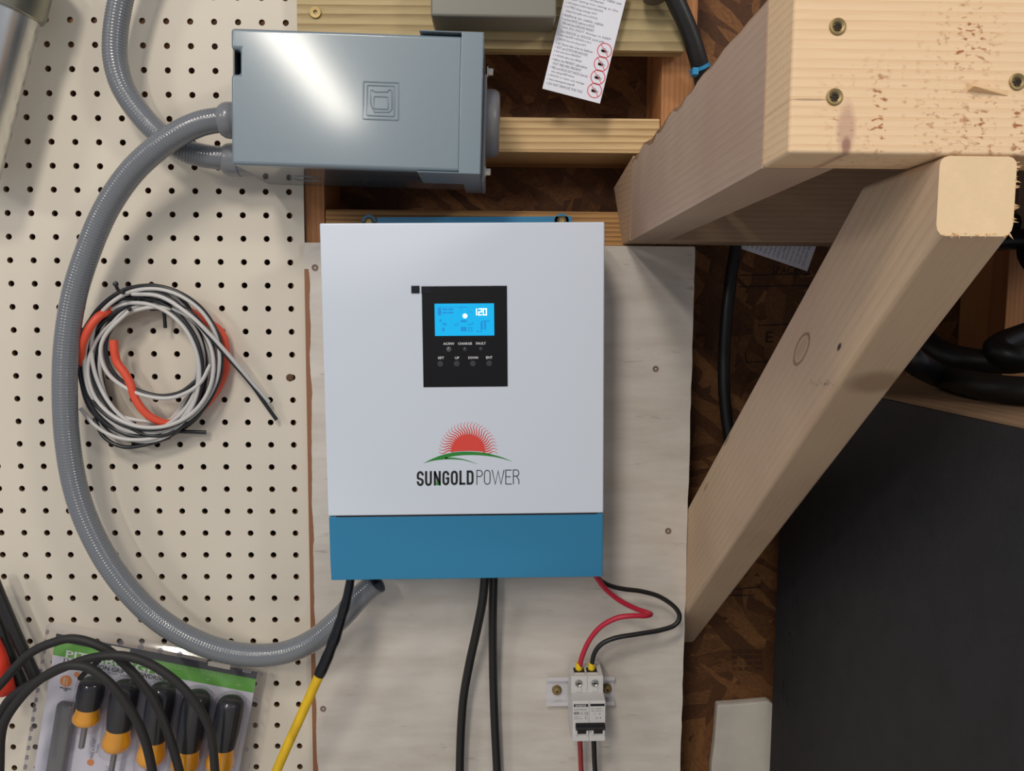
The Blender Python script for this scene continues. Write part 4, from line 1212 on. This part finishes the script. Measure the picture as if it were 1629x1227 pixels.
rr = random.Random(21)
specs = []
for k in range(10):
    cx = 233 + rr.uniform(-9, 9); cy = 580 + rr.uniform(-9, 9)
    rx = rr.uniform(84, 112); ry_ = rr.uniform(100, 126)
    specs.append((cx, cy, rx, ry_, rr.uniform(-.5, .5), -.012 - .0018 * k, k))
WR = .0022
for (cx, cy, rx, ry_, rot, y, k) in specs:
    mesh_obj('black_strand', MB().tube(loop_pts(cx, cy, rx, ry_, rot, y, 14, .02, k, .004), WR, 8, closed=True, step=.003), M_['black_wire'], coil, smooth=70)
    mesh_obj('white_strand', MB().tube(loop_pts(cx + rr.uniform(-3, 4), cy + rr.uniform(-3, 4), rx - rr.uniform(3, 7), ry_ - rr.uniform(3, 7), rot, y - .0018, 14, .02, k, .004), WR, 8, closed=True, step=.003), M_['white_wire'], coil, smooth=70)
tails = [('white_strand', [(210, 468, -.030), (255, 472, -.034), (300, 500, -.036), (335, 533, -.034), (370, 572, -.028), (405, 613, -.018), (428, 640, -.010)]),
         ('black_strand', [(215, 462, -.026), (262, 470, -.030), (300, 500, -.032), (335, 538, -.030), (368, 575, -.024), (400, 612, -.018), (422, 643, -.012), (440, 668, -.008)]),
         ('white_strand', [(205, 495, -.034), (170, 530, -.036), (160, 560, -.036), (170, 592, -.035), (195, 614, -.034), (225, 628, -.034), (260, 634, -.033), (290, 628, -.031), (318, 610, -.028), (335, 580, -.026)]),
         ('black_strand', [(208, 490, -.032), (176, 525, -.033), (168, 556, -.033), (177, 588, -.032), (200, 611, -.031), (228, 624, -.031), (258, 630, -.030), (288, 624, -.028), (312, 606, -.025)]),
         ('black_strand', [(160, 590, -.020), (168, 625, -.020), (182, 660, -.020), (210, 680, -.020), (255, 686, -.018), (295, 687, -.014), (328, 688, -.010)]),
         ('black_strand', [(150, 665, -.022), (165, 695, -.024), (195, 711, -.024), (230, 708, -.022), (270, 696, -.018)]),
         ('white_strand', [(128, 650, -.024), (150, 676, -.026), (180, 694, -.028), (215, 700, -.028), (255, 694, -.026), (300, 668, -.022)]),
         ('white_strand', [(160, 645, -.027), (185, 660, -.028), (215, 668, -.028), (250, 672, -.026)])]
for nm, pt in tails:
    mesh_obj(nm, MB().tube(path(pt), WR, 8, step=.003), M_['black_wire'] if nm[0] == 'b' else M_['white_wire'], coil, smooth=70)
cable('orange_cable', 'orange red cable wound through the black and white wire coil', 'cable',
      [(181, 541, -.034), (182, 558, -.034), (186, 576, -.033), (198, 593, -.033), (208, 612, -.033), (214, 632, -.033), (226, 651, -.032), (242, 665, -.029), (268, 674, -.023), (300, 664, -.016), (332, 638, -.010), (353, 604, -.008), (360, 570, -.010), (352, 530, -.010), (322, 508, -.006), (277, 484, -.006), (226, 480, -.006), (190, 490, -.014), (158, 503, -.034), (138, 530, -.040), (129, 560, -.036), (134, 605, -.016), (146, 640, -.010), (180, 672, -.008), (230, 690, -.007), (270, 686, -.007)], .0044, M_['orange'], 14)
hk = MB().tube(path([(183.5, 452, -.052), (184, 453, -.0515), (187, 460, -.048), (192, 465, -.040), (205, 467, -.02), (212, 468, .004)]), .0018, 10)
ball = P(184, 452, -.052)
hk.lathe([(.0001, -.003), (.002, -.0024), (.003, 0), (.002, .0024), (.0001, .003)], ball, (0, 1, 0), 14)
tag(mesh_obj('peg_hook', hk, M_['hook']), 'dark steel ball tipped peg hook holding the wire coil from above', 'hook')
h2 = MB().tube(path([(240, 490, .004), (242, 490.5, -.010), (248, 492, -.014), (257, 492, -.015), (260, 494, -.015), (261.5, 503, -.015), (263, 522, -.014)]), .0019, 10)
h2.lathe([(.0001, -.0035), (.0034, -.003), (.0036, .001)], P(243, 490, -.008), (0, 1, 0), 14)
tag(mesh_obj('peg_hook', h2, M_['hook']), 'dark steel peg hook with its end pointing down inside the wire coil', 'hook')

# ------------------------------------------------------------------ screwdriver set in clamshell
PY = -.020
ta, tb_ = P(92, 1008, PY), P(411, 1069, PY)
ang = math.atan2(tb_.z - ta.z, tb_.x - ta.x)
F = Frame(250, 1130, PY, ang)
L = F.l
pk = thing('tool_package', 'clear clamshell pack with green and white card of screwdrivers on the pegboard', 'package', F.M)
kz = lambda x, y, dy=0.: L(x / 3.258, 920 + y / 3.258, dy)      # from the zoomed corner view
cu0 = kz(285, 330)[0]; cu1 = kz(1332, 500)[0]; ct = (kz(300, 285)[1] + kz(1335, 490)[1]) / 2
g1 = (kz(290, 350)[1] + kz(1330, 500)[1]) / 2; g0 = (kz(280, 432)[1] + kz(1318, 562)[1]) / 2
LOW = -.20
card = mesh_obj('backing_card', MB().box(cu0, cu1, .000, .0008, LOW, ct), M_['card'], pk, local=True)
mesh_obj('navy_band', MB().box(cu0, cu1, -.00025, .0004, g1, ct), M_['card_navy'], card, local=True)
mesh_obj('green_band', MB().box(cu0, cu1, -.00025, .0004, g0, g1), M_['card_green'], card, local=True)
for (x0, y0, x1, y1_) in [(575, 352, 675, 378), (1078, 432, 1195, 462)]:
    a = kz((x0), (y0 + y1_) / 2); b_ = kz(x1, (y0 + y1_) / 2 + 10)
    mesh_obj('hang_slot', MB().box(a[0], b_[0], -.0006, .0002, (a[1] + b_[1]) / 2 - .0028, (a[1] + b_[1]) / 2 + .0028), M_['peg'], card, local=True, bevel=.0012)
Mdg = mat('dark green print', (28, 48, 30), .6); Mpg = mat('pale green print', (150, 205, 120), .6)


def kt(m, s, x0, x1, yl, h, bold=0, yo=-.0005):         # line of print starting at zoom px (x0,yl baseline)
    mb = MB(); a = kz(x0, yl); b_ = kz(x1, yl); mb.text(s, a[0], b_[0], a[1], a[1] + h, yo, bold=bold)
    mesh_obj('lettering', mb, m, card, local=True)


kt(M_['print_white'], 'PITTSBURGH', 340, 830, 410, .0088, .02)
kt(Mdg, '12 PC CUSHION GRIP SCREWDRIVER SET', 330, 960, 436, .0052, .01)
kt(M_['print_white'], '61314', 1258, 1300, 486, .0032)
for k in range(3): kt(Mpg, 'Multi-component handles for a firm comfortable grip', 760, 1170, 418 + k * 9 + 8, .0020)
kt(M_['print_gray'], '1 Slotted, 4 Phillips', 545, 690, 492, .0024)
kt(Mdg, 'MAGNETIC', 312, 372, 570, .0022, .02); kt(Mdg, 'TIPS', 328, 350, 584, .0022, .02)
Mor = mat('orange print', (224, 140, 70), .5)
c = kz(342, 533)
for cq, rq in ((c, .0066), (kz(470, 955), .0040), (kz(400, 500), .0032)):
    mesh_obj('round_icon', MB().disc(cq, rq, -.0004, .0, 24), Mor, card, local=True)
ib = MB()
for dx in (-.0026, .0006): ib.box(c[0] + dx, c[0] + dx + .0018, -.0007, -.0003, c[1] - .0045, c[1] + .004)
mesh_obj('bit_icon', ib, mat('pale orange print', (238, 190, 140), .5), card, local=True)


def vtext(mb, s, x, ybot, ytop, h):                     # text running up the card
    a = kz(x, ybot); b_ = kz(x + (ybot - ytop) * .11, ytop)
    g = glyphs(s); vs, fs, bb_ = g
    Ln = b_[1] - a[1]
    mb.add([(a[0] - (p[1] - bb_[2]) / (bb_[3] - bb_[2]) * h, -.0005, a[1] + (p[0] - bb_[0]) / (bb_[1] - bb_[0]) * Ln) for p in vs], fs)


for tq in (('PH2 x 1-1/2"', 484, 935, 830, .0038), ('Stubby', 510, 908, 858, .0036), ('PH1 x 4"', 560, 1010, 975, .0036), ('PITTSBURGH', 258, 1000, 930, .0030)):
    w4 = MB(); vtext(w4, *tq); mesh_obj('lettering', w4, M_['print_gray'], card, local=True)
# clear shell: raised rim, front sheet, domes
su0 = (kz(250, 215)[0] + kz(165, 900)[0]) / 2; su1 = (kz(1395, 480)[0] + kz(1330, 900)[0]) / 2; stp = (kz(262, 206)[1] + kz(1395, 470)[1]) / 2
su0 = kz(236, 300)[0]; su1 = kz(1378, 520)[0]
sh = MB()
outer = rsq(su0, LOW - .01, su1, stp, .006)
inner = rsq(cu0 - .0015, LOW - .005, cu1 + .0015, ct + .0015, .003)
no = len(outer)
v = [(p[0], .004, p[1]) for p in outer] + [(p[0], -.002, p[1]) for p in outer] + [(p[0] * .5 + q_[0] * .5, -.0045, p[1] * .5 + q_[1] * .5) for p, q_ in zip(outer, inner)] + [(p[0], -.0022, p[1]) for p in inner]
f = []
for r_ in range(3):
    for k in range(no):
        k2 = (k + 1) % no
        f.append((r_ * no + k, (r_ + 1) * no + k, (r_ + 1) * no + k2, r_ * no + k2))
f.append(tuple(3 * no + k for k in range(no)))
sh.add(v, f)
shell = mesh_obj('clamshell', sh, M_['clear'], pk, local=True, smooth=40, flip=False)
dn = MB()
for k in range(22):         # moulded teeth along the rim
    zq = stp - .012 - k * .0115
    dn.box(su0 + .0016, su0 + .0046, -.0048, -.003, zq, zq + .0045)
for k in range(8):
    zq = stp - .012 - k * .03
    dn.disc((su1 - .0055, zq), .0022, -.0052, -.0035, 12)
for k in range(4):
    dn.disc((su0 + .085 + k * .022, stp - .006), .0030, -.0052, -.0035, 12)
mesh_obj('rim_teeth', dn, clear_plastic('frosted moulding', (205, 202, 212), .2), shell, local=True)['kind'] = 'stuff'

# the screwdrivers inside: axis along the card
def screwdriver(idx, xt, yt, wid, grip, collar, shaft, label):
    c = kz(xt, yt, -.018)
    g = thing('screwdriver', label, 'screwdriver', F.M, 'screwdrivers in the clamshell pack')
    R = wid / 2
    yc_ = -.004 - R * .92
    o = Vector((c[0], yc_, c[1] - .006))
    pr = [(R * .35, .0015), (R * .72, 0), (R * .9, -.003), (R * .96, -.008), (R, -.018), (R * .97, -grip * .7), (R * .86, -grip)]
    mesh_obj('grip', MB().lathe([(r_, -h) for r_, h in pr], o, (0, 0, -1), 20), M_['grip'], g, local=True, smooth=50)
    pa_ = [(R * .84, -grip), (R * .86, -grip - collar * .25), (R * 1.0, -grip - collar * .5), (R * 1.02, -grip - collar * .75), (R * .8, -grip - collar * .95), (R * .4, -grip - collar)]
    mesh_obj('collar', MB().lathe([(r_, -h) for r_, h in pa_], o, (0, 0, -1), 20), M_['amber'], g, local=True, smooth=50)
    mesh_obj('shank', MB().lathe([(.0032, grip + collar - .002), (.0032, grip + collar + shaft), (.001, grip + collar + shaft + .002)], o, (0, 0, -1), 12), M_['shank'], g, local=True)
    Rd = R + .0022
    h0 = -.008; total = grip + collar
    dome = [(.0005, h0 + .0045), (Rd * .45, h0 + .0042), (Rd * .75, h0 + .0028), (Rd * .93, h0 - .0005), (Rd, h0 - .006), (Rd, h0 - total + .004), (Rd * .96, h0 - total - .004)]
    mesh_obj('blister', MB().lathe([(r_, -h) for r_, h in dome], o + Vector((0, .0005, .008)), (0, 0, -1), 22), M_['clear_dome'], shell, local=True, smooth=50, flip=False)


screwdriver(0, 483, 505, .0285, .031, .020, .028, 'stubby screwdriver with short black grip, first of the row beside the round icon')
screwdriver(1, 660, 520, .0300, .052, .026, .05, 'screwdriver with long black grip next to the stubby one')
screwdriver(2, 850, 535, .0300, .062, .03, .05, 'middle screwdriver of the five in the clamshell')
screwdriver(3, 1030, 572, .0305, .064, .03, .05, 'screwdriver between the middle one and the one at the card edge')
screwdriver(4, 1205, 602, .0300, .056, .03, .05, 'end screwdriver beside the card edge nearest the yellow cable')
# long pocket for a bit holder beside the stubby driver
bp_ = MB()
a = kz(345, 650, -.01); b_ = kz(345, 1005, -.01)
bp_.box(a[0] - .010, a[0] + .010, -.014, -.0025, LOW, a[1])
mesh_obj('empty_pocket', bp_, clear_plastic('smoky pocket', (150, 146, 152), .25), shell, local=True, bevel=.004, bseg=3)

# ------------------------------------------------------------------ black cord loops in front
rc_ = thing('rubber_cord', 'black rubber cord hanging in loops across the clamshell pack', 'cord', P(120, 1140, -.08))
cr = .0046
mesh_obj('cord_loop', MB().tube(path([(-60, 1170, -.060), (-25, 1118, -.064), (0, 1090, -.068), (46, 1041, -.072), (92, 1020, -.074), (123, 1017, -.075), (160, 1029, -.074), (190, 1049, -.070), (227, 1089, -.068), (252, 1129, -.068), (272, 1181, -.070), (287, 1235, -.070), (295, 1290, -.070)]), cr, 14), M_['black_cord'], rc_, smooth=60)
mesh_obj('cord_loop', MB().tube(path([(-25, 1200, -.066), (5, 1128, -.070), (30, 1101, -.074), (75, 1075, -.080), (102, 1062, -.084), (138, 1049, -.086), (175, 1043, -.087), (209, 1046, -.086), (245, 1060, -.084), (285, 1089, -.081), (316, 1126, -.078), (335, 1166, -.075), (342, 1227, -.073), (344, 1290, -.070)]), cr, 14), M_['black_cord'], rc_, smooth=60)
mesh_obj('cord_loop', MB().tube(path([(-4, 1290, -.084), (-1, 1227, -.086), (1, 1175, -.088), (10, 1143, -.090), (37, 1106, -.094), (67, 1079, -.098), (98, 1062, -.101), (123, 1059, -.102), (147, 1066, -.101), (178, 1091, -.099), (209, 1132, -.096), (230, 1176, -.093), (243, 1230, -.090), (252, 1290, -.088)]), cr, 14), M_['black_cord'], rc_, smooth=60)
cable('cord_tie', 'thin black tie end behind the cord loops', 'tie', [(160, 1048, -.068), (148, 1060, -.066), (136, 1070, -.064), (127, 1080, -.062)], .0028, M_['black_cord'], 8)

# ------------------------------------------------------------------ steel tube at top-left
tubep0, tubep1 = P(20, -60, -.050), P(-62, 268, -.050)
ax = (tubep1 - tubep0).normalized()
stl = thing('steel_tube', 'bright steel cylinder with a ringed collar hanging on the pegboard edge', 'cylinder', tubep1)
R_ = .0315
p_c = P(8, 12, -.050)
mesh_obj('barrel', MB().lathe([(R_ * .2, 0), (R_, 0), (R_, .165), (R_ * .96, .172), (R_ * .85, .174), (.001, .174)], p_c, ax, 40), M_['steel'], stl, smooth=40)
mesh_obj('collar', MB().lathe([(R_ * .5, -.05), (R_ + .0045, -.05), (R_ + .0048, -.002), (R_ + .0035, .0), (R_ + .0035, .0015), (R_ + .0022, .003), (R_ * .9, .003)], p_c, ax, 40), mat('dull steel', (160, 160, 148), .35, 1), stl, smooth=40)

# ------------------------------------------------------------------ black arms and red grip at lower-left
ht = thing('hand_tool', 'black two armed tool with red grips at the edge of the pegboard', 'tool', P(10, 1100, -.03))
mesh_obj('arm', MB().tube(path([(-14, 915, -.030), (5, 962, -.030), (30, 1020, -.030), (56, 1078, -.030)]), .0062, 12), M_['black_rubber'], ht)
mesh_obj('arm', MB().tube(path([(-30, 945, -.026), (-5, 990, -.026), (14, 1040, -.026), (38, 1098, -.026)]), .0066, 12), M_['black_rubber'], ht)
mesh_obj('link', MB().tube(path([(8, 1010, -.022), (30, 1050, -.022), (48, 1100, -.022)]), .003, 8), mat('grey link', (120, 120, 120), .5), ht)
mesh_obj('red_handle', MB().tube(path([(-14, 1020, -.040), (-4, 1050, -.042), (4, 1080, -.042), (12, 1102, -.040)]), lambda s: .0085 + .002 * math.sin(s * 3.1), 14), M_['red_grip'], ht)

# ------------------------------------------------------------------ warning tags and cables around the shelf
def lines_tag(name, label, corner, y, quads, nlines, circles, seed, words_):
    """thin printed label: corner px quad TL,TR,BR,BL at depth y"""
    TL, TR, BR, BL = [P(*c_, y) for c_ in corner]
    ux = (TR - TL); vz = (BL - TL)
    Wd, Hd = ux.length, vz.length
    ux.normalize(); vz = vz.normalized()
    n_ = ux.cross(-vz).normalized()
    M = Matrix((( ux.x, -n_.x, -vz.x, TL.x), (ux.y, -n_.y, -vz.y, TL.y), (ux.z, -n_.z, -vz.z, TL.z), (0, 0, 0, 1)))
    t_ = thing(name, label, 'tag', M)
    mesh_obj('label_film', MB().box(0, Wd, 0, .0004, -Hd, 0), M_['paper'], t_, local=True)
    tx = MB(); rd = random.Random(seed)
    z_ = -.0025
    lh = (Hd - .008) / nlines
    for i in range(nlines):
        s = ' '.join(rd.choice(words_) for _ in range(rd.randint(4, 8)))
        if i == nlines - 1: s = 'DO NOT REMOVE THIS TAG'
        full = Wd - .007
        if circles and i > nlines * .52: full = Wd * .62
        wln = full * rd.uniform(.55, 1.0)
        z0 = z_ - (i + 1) * lh
        tx.text(s, .0045, .0045 + wln, z0, z0 + lh * .62, -.00015)
        if rd.random() < .65: tx.disc((.0028, z0 + lh * .3), .00045, -.00015, .0001, 8)
    mesh_obj('fine_print', tx, mat('tag ink', (92, 94, 108), .6), t_, local=True)['kind'] = 'stuff'
    if circles:
        rc = MB(); pc_ = MB()
        for i in range(4):
            cx = Wd * (.86); cz = -Hd * (.56 + .115 * i)
            r0 = Wd * .118
            ringp = [(cx + r0 * math.cos(a), cz + r0 * math.sin(a)) for a in [2 * math.pi * k / 28 for k in range(28)]]
            rc.ribbon(ringp + [ringp[0]], .0008, -.0003, .0001)
            rc.ribbon([(cx - r0 * .7, cz + r0 * .7), (cx + r0 * .7, cz - r0 * .7)], .0006, -.0003, .0001)
            pc_.disc((cx - r0 * .1, cz), r0 * .38, -.0002, .0001, 8); pc_.box(cx - r0 * .5, cx + r0 * .55, -.0002, .0001, cz - r0 * .25, cz + r0 * .05)
        mesh_obj('prohibition_sign', rc, M_['print_red'], t_, local=True)
        mesh_obj('pictogram', pc_, mat('grey pictogram', (178, 178, 184), .6), t_, local=True)
    return t_


WORDS = ['Do', 'NOT', 'KEEP', 'the', 'cord', 'OUTDOORS', 'to', 'PREVENT', 'FIRE', 'or', 'SHOCK', 'Always', 'unplug', 'before', 'Use', 'only', 'Inspect', 'hot', 'Store', 'INDOORS', 'cable', 'when', 'in', 'use', 'with', 'wattage', 'rating']
q0 = [(908, -45), (1000, -18), (947, 165), (867, 142)]
lines_tag('warning_tag', 'white printed warning tag with red prohibition circles hanging above the grey box', q0, -.034, None, 27, True, 4, WORDS)
q1 = [(1108, 368), (1318, 337), (1284, 432), (1167, 391)]
TLt = (1186, 337); TRt = (1312, 362)
lines_tag('warning_tag', 'white printed tag poking out under the shelf ledger', [(1159, 389), (1196, 282), (1321, 325), (1284, 432)], ST_F + .030, None, 17, False, 9, WORDS)

pc = thing('power_cable', 'thick black cable with blue tie dropping behind the shelf joist', 'cable', P(1112, 110, -.012))
mesh_obj('jacket', MB().tube(path([(1045, -70, -.045), (1060, -30, -.043), (1077, 6, -.040), (1097, 52, -.033), (1112, 100, -.024), (1122, 150, -.006), (1128, 190, .010)]), .0093, 16), M_['black_rubber'], pc, smooth=60)
d_ = (P(1112, 100, -.024) - P(1097, 52, -.033)).normalized()
mesh_obj('blue_tie', MB().lathe([(.0094, -.0018), (.0112, -.0018), (.0112, .0018), (.0094, .0018)], P(1113, 108, -.022), d_, 20).box(P(1100, 115, -.03).x, P(1109, 115, -.03).x, -.036, -.026, P(1100, 121, -.03).z, P(1100, 110, -.03).z), M_['cyan'], pc)
cable('hanging_cable', 'glossy black cable hanging between the white panel and the brace', 'cable',
      [(1172, 340, .030), (1170, 392, .030), (1163, 440, .028), (1156, 500, .026), (1152, 560, .026), (1152, 620, .026), (1158, 680, .028), (1168, 740, .030), (1176, 800, .032)], .0068, M_['black_rubber'], 14)
c0_ = P(1041, -22, -.040)
tag(mesh_obj('cord_plug', MB().lathe([(.0135, -.03), (.0135, .008), (.0115, .014), (.006, .016), (.001, .0165)], c0_, (0, -.15, -1), 24), mat('grey brown rubber', (84, 78, 76), .5), smooth=50), 'small rounded dark plug end at the top of the treated board', 'plug')
jb_ = MB().box(P(685, 10, -.060).x, P(885, 10, -.060).x, -.060, -.0192, P(780, 27, -.060).z, P(780, 27, -.060).z + .12)
tag(mesh_obj('junction_box', jb_, mat('olive grey plastic box', (128, 126, 116), .4), bevel=.003, bseg=3), 'dull grey box on the treated board above the enclosure', 'junction box')

# ------------------------------------------------------------------ black cabinet with coiled cable on top
CBX = .320
cab = thing('cabinet', 'tall black cabinet with bare wood top standing under the shelf', 'cabinet', (CBX + .22, -.27, 0))
ctz = EYE - .0650
kzs = [PX(1262, 945, CBX), PX(1256, 1024, CBX), PX(1246, 1100, CBX)]
mesh_obj('carcass', MB().box(CBX, CBX + .46, -.55, -.012, .0, ctz - .0020), M_['cabinet'], cab, bevel=.002)
mesh_obj('top_panel', MB().box(CBX + .001, CBX + .46, -.55, -.012, ctz - .0022, ctz), M_['cabinet_top'], cab, bevel=.0005)
for k_ in kzs:
    nt_ = MB()
    y_0, z_0 = k_.y, k_.z
    h = .013; w = .014
    for (a, b_) in [((0, h), (0, -h)), ((0, h), (-w, -h * .4)), ((-w * .6, -h * .2), (-w, -h * .9))]:
        d = Vector((0, b_[0] - a[0], b_[1] - a[1])).normalized(); nn = Vector((0, -d.z, d.y)) * .0010
        A_ = Vector((CBX - .0003, y_0 + a[0], z_0 + a[1])); B_ = Vector((CBX - .0003, y_0 + b_[0], z_0 + b_[1]))
        nt_.add([A_ + nn, A_ - nn, B_ - nn, B_ + nn, A_ + nn + Vector((.0006, 0, 0)), A_ - nn + Vector((.0006, 0, 0)), B_ - nn + Vector((.0006, 0, 0)), B_ + nn + Vector((.0006, 0, 0))],
                [(0, 1, 2, 3), (0, 4, 5, 1), (1, 5, 6, 2), (2, 6, 7, 3), (3, 7, 4, 0)])
    mesh_obj('cut_notch', nt_, M_['dark'], cab)

def PZ(px, py, z):
    r = _ray(px, py)
    return Vector((_C0 + r * (z - _C0[2]) / r[2]).tolist())


hr_ = .0108
zr = ctz + hr_ + .0008
coilc = thing('cable_coil', 'heavy black cable coiled on top of the black cabinet', 'cable coil', (CBX + .2, -.2, ctz))
low_ = [PZ(1500, 600, zr), PZ(1560, 614, zr), PZ(1629, 622, zr), PZ(1720, 624, zr)]
print('COIL', low_)
mid_ = low_[0]
pts1 = [P(1629, 381, -.05), P(1560, 386, -.055), P(1500, 402, -.07), P(1455, 440, -.10), P(1432, 490, -.14), P(1430, 535, -.18), P(1450, 572, -.22)] + low_ + [Vector((.52, -.22, zr + .01)), Vector((.60, -.12, zr + .07)), Vector((.57, -.06, zr + .13))]
mesh_obj('cable_loop', MB().tube(pts1, hr_, 16, closed=True), M_['black_rubber'], coilc, smooth=60)
pts2 = [P(1640, 360, -.04), P(1580, 362, -.04), P(1520, 385, -.045), P(1475, 440, -.06), P(1460, 500, -.09), P(1480, 548, -.13), P(1540, 572, -.17), P(1629, 574, -.20), Vector((.44, -.19, zr + .028)), Vector((.55, -.12, zr + .06)), Vector((.56, -.05, zr + .12))]
mesh_obj('cable_loop', MB().tube(pts2, hr_, 16, closed=True), M_['black_rubber'], coilc, smooth=60)

wb = MB()
y_w = .080
a, b_ = P(1141, 1122, y_w), P(1228, 1117, y_w)
zb_ = EYE - .72
poly = [(a.x, a.z), (a.x + .02, a.z + .001), (b_.x - .004, b_.z + .001), (b_.x + .004, b_.z - .004), (b_.x + .004, zb_), (a.x - .004, zb_), (a.x - .005, a.z - .08), (a.x - .002, a.z - .05)]
tag(mesh_obj('board_scrap', MB().prism(poly, y_w, ST_B - .001), M_['white_scrap'], bevel=.003), 'white painted scrap of board standing between panel and cabinet', 'board')
